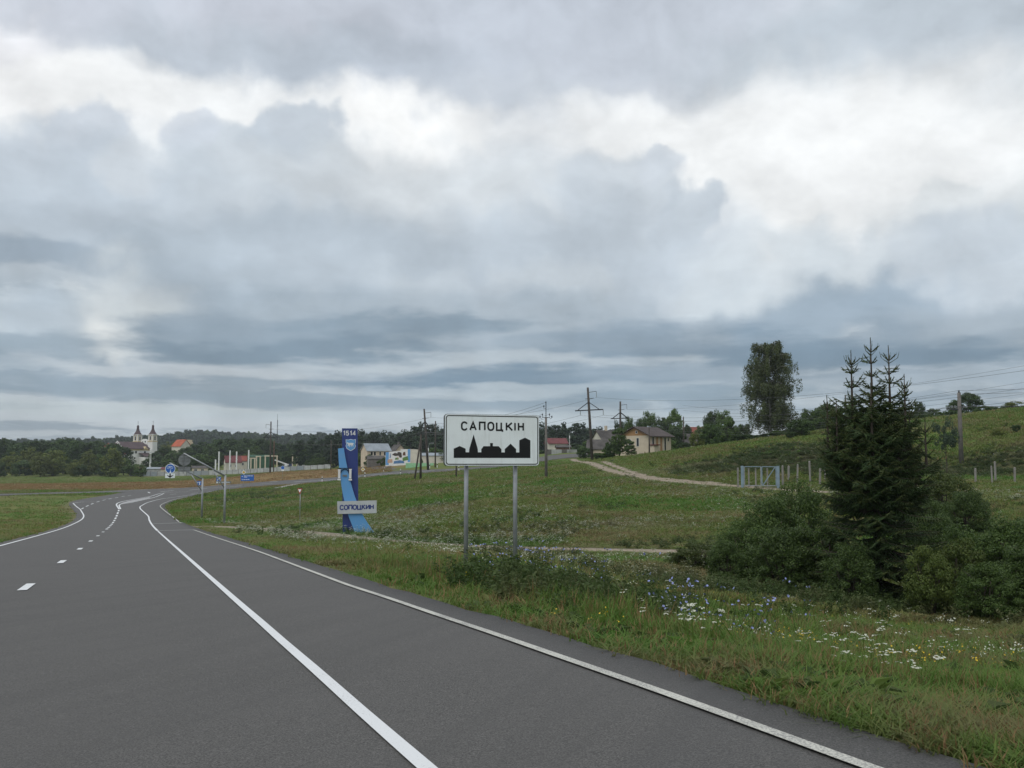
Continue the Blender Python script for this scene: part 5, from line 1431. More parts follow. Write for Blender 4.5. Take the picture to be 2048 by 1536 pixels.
LF = dict(
    dark=leafmat('dark_leaves', (.030, .060, .018), (.072, .116, .034), .25),
    mid=leafmat('mid_leaves', (.050, .098, .022), (.110, .170, .044), .3),
    olive=leafmat('olive_leaves', (.082, .115, .022), (.160, .185, .046), .3),
    pine=leafmat('pine_needles', (.017, .036, .016), (.042, .070, .030), .1),
    birch=leafmat('birch_leaves', (.066, .095, .036), (.150, .175, .080), .4),
    bush=leafmat('bush_leaves', (.034, .068, .016), (.104, .160, .040), .32, .45),
    yellow=leafmat('yellow_bush_leaves', (.048, .080, .016), (.105, .135, .032), .3, .5),
    blue=leafmat('grey_green_leaves', (.028, .050, .030), (.058, .088, .050), .2),
    spruce=leafmat('spruce_needles', (.020, .042, .014), (.052, .084, .027), .1, .5),
    spruce_tip=leafmat('spruce_tips', (.040, .062, .018), (.075, .095, .030), .1, .5),
)
TPL = {}
def make_tpl(key, seed, H, rx, n, ls, mat, nclump, cr, low=.1, taper=.2, cz=None, rz=None, trunk=True, aspect=.75, spread=None, stems=None):
    rs = np.random.RandomState(seed)
    rz = rz or H * .42; cz = cz or H - rz * .95
    C, N = crown_points(rs, n, ellipsoid(0, cz, rx, rz, low, taper), nclump, cr)
    C[:, 2] = np.maximum(C[:, 2], .05)
    v, f = leaves(C, N, ls * rs.uniform(.7, 1.35, n), rs, aspect)
    crown = np_mesh(key + '_crown', v, f, LF[mat])
    mb = MB(); limbs(mb, rs, H, H * .022, 9, spread or rx * .8)
    if stems:
        for i in range(stems):
            a = rs.uniform(0, 6.28); mb.tube([(.1 * math.cos(a), .1 * math.sin(a), -.2), (rx * .3 * math.cos(a), rx * .3 * math.sin(a), H * .4), (rx * .5 * math.cos(a), rx * .5 * math.sin(a), H * .75)], [H * .018, H * .012, H * .005], 5)
    TPL[key] = (crown, mb.mesh(key + '_trunk', BARK, True), H, rx)
# seen from four hundred metres and more
for i in range(3):
    make_tpl(f'far_dark{i}', 20 + i, 16, 5.2, 3600, .72, 'dark', 60, 1.55, low=0, cz=8.2, rz=7.6)
    make_tpl(f'far_mid{i}', 30 + i, 14, 5.0, 3400, .70, 'mid', 54, 1.5, low=0, cz=7.0, rz=6.6)
    make_tpl(f'far_olive{i}', 40 + i, 11, 4.6, 3000, .62, 'olive', 46, 1.4, low=.0, cz=5.4, rz=5.2)
    make_tpl(f'far_bush{i}', 50 + i, 6, 4.2, 2600, .58, ('dark', 'mid', 'blue')[i], 26, 1.15, low=.0, taper=.1, cz=2.9, rz=3.0)
    make_tpl(f'far_pine{i}', 60 + i, 17, 3.2, 3000, .66, 'pine', 50, 1.15, low=0, taper=.4, cz=8.8, rz=8.2)
# garden trees and shrubs at two hundred metres
for i in range(2):
    make_tpl(f'near_mid{i}', 70 + i, 9, 3.6, 8000, .30, ('dark', 'mid')[i], 80, .9, low=0, cz=4.9, rz=4.3)
    make_tpl(f'shrub{i}', 80 + i, 4, 2.6, 6000, .25, ('dark', 'mid')[i], 46, .62, low=0, taper=.1, cz=1.9, rz=2.0)
make_tpl('shrub_olive', 84, 4, 2.6, 4200, .22, 'olive', 46, .62, low=0, taper=.1, cz=1.9, rz=2.0)
make_tpl('tree_blue', 86, 4.0, 1.9, 4200, .13, 'blue', 30, .42, low=.1, taper=.0, cz=2.9, rz=1.05)
make_tpl('sapling', 88, 4.5, 1.4, 3000, .2, 'mid', 30, .45, low=0, taper=.5, cz=2.5, rz=2.2)
# thicket round the spruce
for i in range(2):
    make_tpl(f'thicket{i}', 90 + i, 3.2, 1.9, 26000, .085, 'bush', 130, .36, low=0, taper=.25, cz=1.55, rz=1.7, stems=10, aspect=.62)
make_tpl('thicket_yellow', 93, 2.4, 1.4, 14000, .085, 'yellow', 70, .32, low=0, taper=.25, cz=1.15, rz=1.25, stems=8, aspect=.55)

def plant(name, key, p, H, W, label, cat, group=None, rz=None):
    cm, tm, h0, r0 = TPL[key]
    T = thing(name, p, label, cat, group, rnd.uniform(0, 6.28) if rz is None else rz)
    sx = W / (2 * r0) * .86; sz = H / h0
    T.scale = (sx, sx, sz)
    link('crown', cm, T); link('trunk', tm, T)
    return T
def tree_at(name, key, px, ytop, wpx, D, label, cat='tree', group=None):
    p = on(px, D); H = max(1.0, at(px, ytop, D).z - p.z)
    return plant(name, key, p, H, wpx * D / FPX, label, cat, group)

G1 = 'dark trees of the wood left of the church'
for i, (x, y) in enumerate([(-60, 878), (-40, 872), (-22, 880), (-5, 872), (8, 873), (24, 879), (37, 883), (50, 881), (63, 880), (76, 877), (88, 879), (100, 882), (112, 880), (124, 876), (135, 872), (146, 876), (156, 879), (169, 880), (182, 881), (194, 879), (207, 881), (218, 884), (228, 884), (238, 886), (248, 890)]):
    tree_at('woodland_tree', f'far_dark{i % 3}', x, y, 52, 505 + 30 * (i % 3), 'tall dark leafy tree in the wood left of the church', group=G1)
FRONT = [(5, 926, 40, 'far_bush0'), (54, 922, 56, 'far_bush0'), (28, 905, 46, 'far_olive0'), (62, 893, 54, 'far_olive1'), (84, 905, 46, 'far_olive0'), (108, 899, 66, 'far_olive2'), (103, 928, 28, 'far_bush2'), (130, 912, 44, 'far_mid0'), (152, 920, 40, 'far_olive0'),
         (180, 899, 44, 'far_olive1'), (188, 936, 26, 'far_bush1'), (204, 905, 44, 'far_mid1'), (226, 895, 54, 'far_olive2'), (222, 934, 52, 'far_bush0'), (250, 913, 44, 'far_mid2'), (140, 936, 34, 'far_bush1'), (168, 930, 36, 'far_bush0'), (265, 924, 36, 'far_mid0'), (-30, 915, 50, 'far_olive1'), (78, 938, 30, 'far_bush2'), (284, 926, 30, 'far_mid1')]
for i, (x, y, w, k) in enumerate(FRONT):
    kind = 'bush' if 'bush' in k else 'tree'
    lb = {'far_bush0': 'dark rounded bush at the far edge of the left field', 'far_bush1': 'mid green rounded bush at the far edge of the left field', 'far_bush2': 'grey-green small bush at the far edge of the left field'}.get(k) or \
         ('light olive green tree in front of the dark wood left of the church' if 'olive' in k else 'mid green tree in front of the wood below the church')
    tree_at('field_bush' if kind == 'bush' else 'field_tree', k, x, y, w, 442 + 9 * (i % 4), lb, kind, 'trees and bushes at the edge of the left field')
G2 = 'trees round the building yard'
for i, (x, y, w, k, D) in enumerate([(312, 903, 34, 'far_dark0', 535), (328, 893, 40, 'far_dark1', 560), (346, 902, 44, 'far_mid0', 540), (336, 916, 40, 'far_mid1', 505), (318, 922, 32, 'far_dark2', 500), (296, 916, 26, 'far_dark0', 505), (360, 913, 40, 'far_dark1', 520), (352, 884, 40, 'far_olive1', 700), (336, 884, 36, 'far_olive0', 700),
                                        (376, 894, 44, 'far_dark1', 580), (354, 899, 40, 'far_mid0', 612), (368, 903, 44, 'far_dark2', 606), (382, 897, 36, 'far_mid2', 610), (575, 892, 40, 'far_dark0', 548), (392, 886, 46, 'far_dark2', 590), (408, 880, 48, 'far_dark0', 600), (424, 884, 44, 'far_mid1', 560), (440, 876, 48, 'far_dark1', 600), (458, 873, 50, 'far_dark2', 605), (474, 877, 48, 'far_dark0', 600), (492, 874, 50, 'far_dark1', 610), (510, 877, 48, 'far_dark2', 600), (528, 873, 48, 'far_dark0', 600),
                                        (542, 878, 44, 'far_dark1', 590), (556, 884, 40, 'far_dark2', 580), (568, 888, 36, 'far_pine0', 540), (400, 905, 44, 'far_mid2', 510), (420, 907, 40, 'far_mid0', 505), (384, 912, 36, 'far_mid1', 505), (440, 902, 40, 'far_dark0', 530), (508, 890, 44, 'far_mid0', 560), (480, 890, 44, 'far_dark2', 560), (560, 905, 40, 'far_dark1', 510),
                                        (576, 900, 36, 'far_dark0', 500), (604, 891, 46, 'far_mid1', 505), (584, 883, 44, 'far_dark2', 560), (616, 900, 40, 'far_mid2', 480), (640, 905, 44, 'far_dark1', 470), (620, 878, 44, 'far_dark0', 540), (655, 896, 40, 'far_dark2', 480), (632, 914, 30, 'far_mid0', 455), (648, 912, 34, 'far_mid1', 452)]):
    tree_at('village_tree', k, x, y, w, D, ('dark leafy' if 'dark' in k or 'pine' in k else ('olive' if 'olive' in k else 'fresh green')) + ' tree standing behind the building yard', group=G2)
G3 = 'pines of the dark wood behind the stele and town sign'
tops = [(600, 877), (628, 872), (645, 870), (660, 866), (674, 862), (690, 866), (707, 862), (725, 860), (738, 862), (750, 860), (766, 862), (784, 861), (798, 864), (809, 860), (820, 854), (831, 849), (843, 845), (852, 848), (861, 845), (873, 850), (884, 848), (900, 850), (918, 848), (936, 852), (955, 849), (975, 850), (995, 848), (1015, 851), (1035, 848), (1055, 847), (1070, 846),
        (1083, 845), (1098, 844), (1112, 847), (1127, 845), (1140, 847), (1152, 843), (1165, 846), (1178, 848), (1189, 855), (1201, 854), (1214, 857), (1226, 856)]
for i, (x, y) in enumerate(tops):
    tree_at('pine_tree', f'far_pine{i % 3}', x, y, 34, 455 + 22 * (i % 3), 'dark pine in the wood behind the blue stele and town sign', group=G3)
for i, x in enumerate(range(668, 1232, 17)):
    y = np.interp(x, [t[0] for t in tops], [t[1] for t in tops]) + 12 + 7 * (i % 3)
    tree_at('pine_tree', f'far_pine{(i + 1) % 3}', x, y, 38, 428 + 8 * (i % 2), 'dark pine in the wood behind the blue stele and town sign', group=G3)
G4 = 'shrubs and trees among the village houses'
for i, (x, y, w, k, D, lb) in enumerate([
    (738, 910, 26, 'far_bush0', 322, 'dark shrub before the cream house'), (766, 914, 24, 'far_bush1', 312, 'green shrub at the foot of the cream house'), (722, 905, 30, 'far_mid0', 345, 'green tree at the left of the cream house'), (700, 900, 34, 'far_mid1', 360, 'green tree behind the blue stele'),
    (832, 905, 34, 'far_bush1', 312, 'rounded green bush at the right end of the mural'), (812, 890, 30, 'far_dark0', 370, 'dark tree behind the mural'), (870, 893, 40, 'far_mid2', 350, 'green tree behind the street lamp'), (895, 900, 44, 'far_dark1', 330, 'dark tree at the left edge of the town sign'),
    (1085, 900, 40, 'far_mid0', 330, 'green tree below the maroon roof'), (1062, 897, 40, 'far_dark2', 340, 'dark tree right behind the town sign'), (1105, 905, 30, 'far_olive0', 300, 'olive bush beside the brown shed'), (1135, 893, 46, 'far_mid1', 345, 'green tree right of the maroon roof'), (1150, 886, 40, 'far_dark0', 350, 'dark tree behind the street lamp right of the town sign'),
    (1168, 893, 40, 'shrub0', 232, 'dark bush at the foot of the tallest pylon'), (1176, 880, 36, 'far_mid2', 320, 'green tree behind the tallest pylon'), (1214, 899, 40, 'shrub1', 208, 'green hedge bush before the low barn'), (1196, 905, 34, 'shrub0', 208, 'low dark hedge bush beside the tallest pylon'),
    (1238, 858, 52, 'sapling', 194, 'leafy young tree against the beige house gable'), (1222, 882, 34, 'shrub0', 196, 'dark shrub left of the beige house gable'), (1262, 884, 34, 'sapling', 192, 'ragged young tree in front of the beige house windows'),
    (1240, 838, 34, 'near_mid0', 262, 'dark garden tree behind the slim pylon'), (1258, 834, 28, 'near_mid1', 258, 'upright garden tree left of the beige roof'), (1282, 832, 34, 'near_mid0', 256, 'round garden tree behind the beige roof ridge'), (1298, 824, 44, 'near_mid1', 262, 'tall round garden tree behind the beige roof'), (1325, 830, 44, 'near_mid0', 258, 'broad garden tree right behind the beige roof'),
    (1348, 819, 46, 'near_mid1', 255, 'tallest round garden tree right of the beige roof'), (1318, 850, 50, 'near_mid0', 246, 'low dark tree behind the beige house corner'), (1352, 850, 46, 'near_mid0', 244, 'dark tree beside the beige house'), (1374, 846, 26, 'near_mid0', 270, 'small dark tree behind the slate roof'), (1340, 880, 44, 'shrub1', 212, 'green bushes right of the beige house'), (1368, 884, 34, 'shrub0', 210, 'dark bush on the crest before the slate roof'),
    (1424, 817, 44, 'near_mid0', 246, 'dense dark tree left of the birch'), (1448, 822, 48, 'near_mid1', 243, 'leafy tree touching the birch'), (1440, 852, 66, 'shrub0', 196, 'wide dark bush at the left foot of the birch'), (1412, 862, 40, 'shrub1', 200, 'green bush before the pale-roofed house'), (1398, 852, 24, 'near_mid1', 275, 'small tree behind the red roof'),
    (1480, 868, 50, 'shrub0', 172, 'dark shrub below the birch'), (1562, 872, 60, 'shrub1', 168, 'green shrub under the birch'), (1602, 836, 66, 'shrub0', 152, 'big dark bush on the crest right of the birch'), (1582, 880, 28, 'shrub0', 150, 'low dark bush on the crest right of the birch'), (1628, 818, 50, 'shrub1', 188, 'tall green bush between birch and spruce'),
    (1655, 803, 62, 'near_mid0', 208, 'rounded dark tree behind the spruce'), (1612, 818, 30, 'near_mid1', 212, 'small tree between the birch and the rounded dark tree'), (1690, 812, 66, 'shrub1', 192, 'green bushes behind the spruce'), (1650, 835, 70, 'shrub1', 178, 'wide green bush left behind the spruce'), (1730, 815, 70, 'shrub0', 190, 'dark bushes right behind the spruce'),
    (1800, 818, 60, 'shrub0', 192, 'dark shrub on the skyline right of the spruce'), (1840, 800, 26, 'near_mid0', 214, 'small lone tree on the skyline right of the spruce'), (1872, 818, 56, 'shrub1', 190, 'green shrub on the skyline near the stout pole'), (1912, 800, 40, 'near_mid1', 198, 'ragged tree behind the stout pole'), (1938, 782, 62, 'near_mid0', 196, 'dense tree just right of the stout pole'), (1968, 812, 50, 'shrub1', 190, 'low shrub right of the stout pole'),
    (1992, 815, 46, 'shrub0', 188, 'dark low shrub on the right skyline'), (2036, 802, 60, 'shrub_olive', 182, 'olive bush at the right end of the skyline'), (1840, 822, 60, 'shrub0', 186, 'low dark shrub left of the stout pole'), (2090, 800, 70, 'shrub_olive', 180, 'olive bush beyond the right skyline'),
    (1890, 838, 54, 'tree_blue', 112, 'small grey-green flat-topped tree on the slope left of the stout pole'), (1997, 862, 34, 'shrub_olive', 138, 'round brownish bush on the open slope'), (2032, 866, 24, 'shrub0', 138, 'small round dark bush on the open slope')]):
    tree_at('garden_tree' if 'tree' in lb else 'shrub', k, x, y, w, D, lb, 'tree' if 'tree' in lb else 'bush', G4)

for i, (x, y, w) in enumerate([(1500, 868, 44), (1530, 872, 44), (1585, 858, 50), (1625, 842, 56), (1668, 834, 60), (1712, 826, 60), (1770, 822, 60), (1812, 826, 50), (1838, 830, 44), (1862, 828, 44), (1905, 822, 50), (1950, 822, 50), (1985, 822, 40), (2015, 818, 44), (2060, 815, 50), (1475, 850, 40), (1420, 846, 50), (1455, 838, 50), (1485, 846, 40), (1395, 862, 40), (1645, 815, 40), (1700, 806, 44), (1600, 850, 40)]):
    tree_at('shrub', ('shrub0', 'shrub1', 'shrub0', 'shrub_olive')[i % 4], x, y, w, 176 + 7 * (i % 4), 'one of the low shrubs massed along the skyline of the hill', 'bush', 'shrubs massed along the hill skyline')

# ---- birch with hanging twigs
def birch():
    D = 182; p = on(1540, D); H = at(1540, 681, D).z - p.z; rs = np.random.RandomState(5)
    T = thing('birch_tree', p, 'tall weeping birch with pale trunk on the crest of the hill', 'tree')
    mb = MB(); P = [Vector((.15 * math.sin(i), .1 * math.cos(i * 1.4), H * .9 * i / 8 - .3)) for i in range(9)]
    mb.tube(P, [.26 * (1 - .88 * i / 8) for i in range(9)], 8); Cs = []; Ns = []
    for i in range(190):
        z = H * rs.uniform(.07, .94); k = z / H
        prof = np.interp(k, [.05, .25, .45, .65, .8, .92, 1.0], [5.2, 6.2, 6.3, 5.3, 4.2, 3.2, 1.0])
        a = rs.uniform(0, 6.28); L = prof * rs.uniform(.4, .95)
        s = Vector((0, 0, z)); tip = Vector((math.cos(a) * L, math.sin(a) * L, min(H - .2, z + L * rs.uniform(.2, .5))))
        mid = s.lerp(tip, .55) + Vector((0, 0, .12 * L)); mb.tube([s, mid, tip], [.06, .035, .012], 4)
        for j in range(7):
            q = mid.lerp(tip, j / 6) if j > 1 else s.lerp(mid, .5 + .3 * j)
            hang = rs.uniform(.8, 2.6) * (1.0 if k < .85 else .7)
            n = int(46 * hang / 1.6); tt_ = rs.uniform(0, 1, n)
            c = np.array(q)[None] + np.column_stack([rs.normal(0, .16, n) + np.cos(a) * tt_ * .2, rs.normal(0, .16, n) + np.sin(a) * tt_ * .2, -tt_ * hang + rs.normal(0, .12, n) + .15])
            Cs.append(c); Ns.append(unit(rs.normal(size=(n, 3)) + np.array([math.cos(a), math.sin(a), .1]) * .8))
    C = np.concatenate(Cs); N = np.concatenate(Ns); ok = C[:, 2] > .4; C, N = C[ok], N[ok]
    v, f = leaves(C, N, .25 * rs.uniform(.7, 1.3, len(C)), rs, .6, droop=.7)
    link('crown', np_mesh('birch_crown', v, f, LF['birch']), T); mb.build('trunk', BIRCHBARK, T, True)
birch()

# ---- spruce with three leaders
def spruce():
    D = 30.0; p = on(1748, D); rs = np.random.RandomState(12); s = D / FPX
    T = thing('spruce_tree', p, 'dark bushy spruce with several spiky leaders in the thicket', 'tree')
    wood = MB(); TA, TB, TR, TT_ = [], [], [], []                     # twig start, end, radius, tip flag
    def zpx(y): return at(1748, y, D).z - p.z
    leaders = [(0.0, 0.1, zpx(676), 1.0, .0), (.46, -.1, zpx(694), .95, .1), (-.62, .05, zpx(702), .92, 0), (1.15, .2, zpx(800), .8, 0), (-1.15, -.1, zpx(800), .8, 0), (.75, -.5, zpx(752), .8, 0), (-.25, -.5, zpx(770), .8, 0), (1.45, -.2, zpx(838), .7, 0), (-1.3, .3, zpx(790), .7, 0)]
    for li, (lx, ly, H, dens, _) in enumerate(leaders):
        zs = 0.15 if li == 0 else H * .45
        base = Vector((0, 0, zs)) if li == 0 else Vector((lx * .3, ly * .3, zs))
        top = Vector((lx, ly, H)); mid = Vector((lx, ly, H * .75))
        wood.tube([base, base.lerp(mid, .6), mid, top], [.13 if li == 0 else .07, .085 if li == 0 else .05, .045, .009], 6)
        z = H - .42; lvl = 0
        while z > (.25 if li == 0 else H * .5):
            depth = H - z
            ax = top.lerp(mid, min(1, depth / (H * .25))) if z > mid.z else base.lerp(mid, max(0, (z - base.z) / max(.1, mid.z - base.z)))
            ax = Vector((ax.x, ax.y, z))
            R = float(np.interp(depth, [0, .5, 1.2, 1.9, 2.5, 3.3, 5.0, 7.0, 9], [.1, .24, .34, .42, 1.0, 1.3, 1.6, 1.85, 1.7])) if li == 0 else float(np.interp(depth, [0, .5, 1.1, 2.0, 3.2], [.1, .24, .36, .62, .95]))
            if li == 0 and z < 1.2: R *= .85
            nb = 5 if depth < 1.6 else (8 if li == 0 else 6)
            for b in range(nb):
                a = 6.283 * b / nb + lvl * 1.3 + rs.uniform(-.3, .3); L = R * rs.uniform(.62, 1.2) * (1 + (.16 * math.sin(2 * a + z * 1.1 + li) + .12 * math.sin(3 * a - z * 2.3) if depth > 2 else 0))
                up = max(-.22, .85 - depth * .32) + rs.uniform(-.24, .24)
                n = max(3, int(L / .09)); pts = []
                for i in range(n + 1):
                    t = i / n
                    pts.append(ax + Vector((math.cos(a) * L * t, math.sin(a) * L * t, L * (up * t - .30 * t * (1 - t) * min(1, depth) + .16 * t * t))))
                wood.tube([pts[0], pts[n // 2], pts[-1]], [.018 + .006 * L, .012, .005], 4, False)
                for i in range(n):
                    TA.append(pts[i]); TB.append(pts[i + 1]); TR.append(.030); TT_.append(i >= n - 2)
                    if L < .28: continue
                    for sd in (-1, 1):
                        tl = (.10 + .34 * (1 - (i / n)) ** .8 * min(1, L)) * rs.uniform(.6, 1.15)
                        if i == 0: continue
                        dr = Vector((math.cos(a + sd * .95), math.sin(a + sd * .95), up * .4 - .12 + rs.uniform(-.2, .12)))
                        TA.append(pts[i]); TB.append(pts[i] + dr * tl); TR.append(.026); TT_.append(tl < .18)
                        if tl > .2:
                            for kk in (.45, .75):
                                m_ = pts[i] + dr * tl * kk
                                TA.append(m_); TB.append(m_ + (dr * .5 + Vector((rs.uniform(-.4, .4), rs.uniform(-.4, .4), rs.uniform(-.45, .1)))) * .22); TR.append(.024); TT_.append(False)
            z -= (.34 if depth < 1.3 else .22) * rs.uniform(.65, 1.35); lvl += 1
        # bristling leader shoot with an upturned whorl
        for i in range(8): TA.append(top.lerp(mid, .02 + i * .012)); TB.append(top.lerp(mid, .0 + i * .012)); TR.append(.014); TT_.append(True)
        for b in range(4):
            a = 1.57 * b + li * 1.3 + rs.uniform(-.4, .4); wl2 = rs.uniform(.14, .3); q = Vector((lx, ly, H - .48 - rs.uniform(0, .12))); e = q + Vector((math.cos(a) * wl2, math.sin(a) * wl2, rs.uniform(.08, .2))); TA.append(q); TB.append(e); TR.append(.018); TT_.append(True); TA.append(e); TB.append(e + Vector((math.cos(a) * .05, math.sin(a) * .05, .17))); TR.append(.014); TT_.append(True)
    A = np.array([tuple(v) for v in TA]); B = np.array([tuple(v) for v in TB]); R = np.array(TR)[:, None]; tip = np.array(TT_)
    t = unit(B - A); u = unit(np.cross(t, np.array([.2, .3, .93]))); w = np.cross(t, u); B2 = B + t * .02
    def fuzz(sel):
        # each twig: a three-sided sleeve of needles plus needle blades standing out from it
        a_, b_, r_, u_, w_, t_ = A[sel], B2[sel], R[sel], u[sel], w[sel], t[sel]; n = len(a_); V = []; F = []
        for base_pt, k in ((a_, .75), (b_, .25)):
            for q in range(3):
                th = 2.094 * q; V.append(base_pt + (u_ * math.cos(th) + w_ * math.sin(th)) * r_ * k)
        V = np.stack(V, 1); i0 = np.arange(n)[:, None] * 6
        F = np.concatenate([i0 + np.array([[0, 1, 4, 3]]), i0 + np.array([[1, 2, 5, 4]]), i0 + np.array([[2, 0, 3, 5]])])
        V = V.reshape(-1, 3); base = len(V); V2 = []; m = 5
        for k in range(m):
            f0 = rs.uniform(0, 1, (n, 1)); th = rs.uniform(0, 6.28, (n, 1)); d = u_ * np.cos(th) + w_ * np.sin(th)
            c = a_ + (b_ - a_) * f0; side = np.cross(d, t_) * .007
            V2.append(np.stack([c - side, c + side, c + side * .4 + d * r_ * 1.5 + t_ * .035, c - side * .4 + d * r_ * 1.5 + t_ * .035], 1))
        V2 = np.concatenate(V2).reshape(-1, 3); F2 = np.arange(len(V2)).reshape(-1, 4) + base
        return np.concatenate([V, V2]), np.concatenate([F, F2])
    v, f = fuzz(~tip); cr = link('crown', np_mesh('spruce_crown', v, f, LF['spruce']), T)
    v, f = fuzz(tip); link('shoot_tips', np_mesh('spruce_tips', v, f, LF['spruce_tip']), cr)
    wood.build('trunk', BARK, T, True)
    print('spruce twigs', len(A))
spruce()

# ---- thicket
for i, (x, y, w, k, D, lb) in enumerate([
    (1590, 965, 170, 'thicket0', 37, 'tallest dark bush in the thicket just left of the spruce'), (1535, 1000, 190, 'thicket1', 35, 'broad dark bush in the thicket left of the spruce'), (1490, 1042, 170, 'thicket0', 34, 'rounded dark bush at the left end of the thicket'), (1560, 1060, 200, 'thicket1', 31.5, 'low dark bush in front of the thicket left of the spruce'),
    (1640, 1040, 180, 'thicket0', 31.5, 'dark bush hugging the left foot of the spruce'), (1385, 1104, 130, 'thicket_yellow', 36, 'small yellow-green bush at the left tip of the thicket'), (1450, 1085, 110, 'thicket1', 32, 'low bush beside the small yellow-green bush'),
    (1860, 1035, 170, 'thicket1', 33, 'dark bush hugging the right foot of the spruce'), (1935, 1055, 200, 'thicket0', 31, 'broad bush in the thicket right of the spruce'), (2020, 1040, 210, 'thicket1', 29.5, 'large bush at the right end of the thicket'), (1850, 1090, 130, 'thicket_yellow', 27.5, 'yellow-green bush in front of the thicket right of the spruce'), (1905, 1075, 150, 'thicket_yellow', 28.2, 'taller yellow-green bush merging into the thicket right of the spruce'),
    (2085, 1080, 240, 'thicket0', 27, 'bush beyond the right end of the thicket'), (1960, 1130, 170, 'thicket1', 26.5, 'low dark bush in front of the thicket right of the spruce'), (1885, 945, 130, 'thicket_yellow', 52, 'tall yellowish bush below the stout concrete pole'), (1840, 990, 120, 'thicket0', 44, 'dark bush behind the right side of the spruce'), (1925, 985, 140, 'thicket1', 46, 'bush behind the thicket below the fence posts'), (1690, 1090, 150, 'thicket1', 29, 'dark low bush under the spruce')]):
    tree_at('bush', k, x, y, w, D, lb, 'bush', 'bushes of the thicket')

# ------------------------------------------------------------------ grass, flowers, weeds (uncountable)
def scatter(name, P, rot, scl, idx, tpls):
    """ONE object: small plants of several kinds standing on points"""
    me = bpy.data.meshes.new(name); me.vertices.add(len(P)); me.vertices.foreach_set('co', np.asarray(P, np.float32).ravel())
    for nm, ty, arr in (('rot', 'FLOAT_VECTOR', rot), ('scl', 'FLOAT_VECTOR', scl)):
        a = me.attributes.new(nm, ty, 'POINT'); a.data.foreach_set('vector', np.asarray(arr, np.float32).ravel())
    a = me.attributes.new('idx', 'INT', 'POINT'); a.data.foreach_set('value', np.asarray(idx, np.int32))
    me.update()
    o = link(name, me, None, 'stuff')
    ng = bpy.data.node_groups.new(name, 'GeometryNodeTree')
    ng.interface.new_socket('Geometry', in_out='INPUT', socket_type='NodeSocketGeometry'); ng.interface.new_socket('Geometry', in_out='OUTPUT', socket_type='NodeSocketGeometry')
    gi = ng.nodes.new('NodeGroupInput'); go = ng.nodes.new('NodeGroupOutput'); jn = ng.nodes.new('GeometryNodeJoinGeometry')
    def att(nm, ty):
        n = ng.nodes.new('GeometryNodeInputNamedAttribute'); n.data_type = ty; n.inputs[0].default_value = nm; return n.outputs[0]
    ar, asx, ai = att('rot', 'FLOAT_VECTOR'), att('scl', 'FLOAT_VECTOR'), att('idx', 'INT')
    for k, tm in enumerate(tpls):
        src = bpy.data.objects.new(name + '_kind', tm)                     # shape only, never placed in the scene itself
        oi = ng.nodes.new('GeometryNodeObjectInfo'); oi.inputs['Object'].default_value = src
        ip = ng.nodes.new('GeometryNodeInstanceOnPoints')
        cmp_ = ng.nodes.new('FunctionNodeCompare'); cmp_.data_type = 'INT'; cmp_.operation = 'EQUAL'
        ng.links.new(ai, cmp_.inputs[2]); cmp_.inputs[3].default_value = k
        ng.links.new(gi.outputs[0], ip.inputs['Points']); ng.links.new(cmp_.outputs[0], ip.inputs['Selection'])
        ng.links.new(oi.outputs['Geometry'], ip.inputs['Instance']); ng.links.new(asx, ip.inputs['Scale'])
        e2r = ng.nodes.new('FunctionNodeEulerToRotation'); ng.links.new(ar, e2r.inputs[0]); ng.links.new(e2r.outputs[0], ip.inputs['Rotation'])
        ng.links.new(ip.outputs[0], jn.inputs[0])
    ng.links.new(jn.outputs[0], go.inputs[0])
    md = o.modifiers.new('plants', 'NODES'); md.node_group = ng
    return o

def grassmat(name, ca, cb, cdry, trans=.3, clush=(.085, .200, .030)):
    """blade colour drifts over the meadow in patches and from tuft to tuft"""
    m, nt, b = new_mat(name)
    oi = nt.nodes.new('ShaderNodeObjectInfo'); g = nt.nodes.new('ShaderNodeNewGeometry')
    pos = g.outputs['Position']
    n1 = nnoise(nt, .16, 3, .6, pos); n2 = nnoise(nt, 1.2, 3, .6, pos)
    c = nmix(nt, oi.outputs['Random'], ca, cb)
    c = nmix(nt, nmap(nt, nmath(nt, 'ADD', nmath(nt, 'MULTIPLY', n1, .6), nmath(nt, 'MULTIPLY', n2, .4)), .47, .60, 0, .85), c, cdry)
    n3 = nnoise(nt, .07, 3, .6, pos); c = nmix(nt, nmap(nt, n3, .50, .60, 0, .75), c, clush)
    n4 = nnoise(nt, .045, 3, .6, pos); c = nmix(nt, nmap(nt, n4, .56, .66, 0, .6), c, (.26, .24, .13))
    nt.links.new(c, b.inputs['Base Color']); b.inputs['Roughness'].default_value = .6; b.inputs['Specular IOR Level'].default_value = .2
    tr = nt.nodes.new('ShaderNodeBsdfTranslucent'); nt.links.new(c, tr.inputs['Color'])
    mx = nt.nodes.new('ShaderNodeMixShader'); mx.inputs[0].default_value = trans
    out = [n for n in nt.nodes if n.type == 'OUTPUT_MATERIAL'][0]
    nt.links.new(b.outputs[0], mx.inputs[1]); nt.links.new(tr.outputs[0], mx.inputs[2]); nt.links.new(mx.outputs[0], out.inputs[0])
    return m
GM_A = grassmat('verge_grass', (.086, .170, .030), (.140, .205, .046), (.190, .175, .078), .4)
GM_B = grassmat('meadow_grass', (.110, .178, .034), (.178, .215, .060), (.225, .200, .096), .4)
GM_D = grassmat('dry_stalks', (.280, .195, .090), (.235, .155, .072), (.215, .125, .062), .35, (.26, .19, .085))
GM_W = grassmat('weed_leaves', (.045, .080, .022), (.080, .115, .038), (.095, .100, .042), .3, (.05, .09, .024))
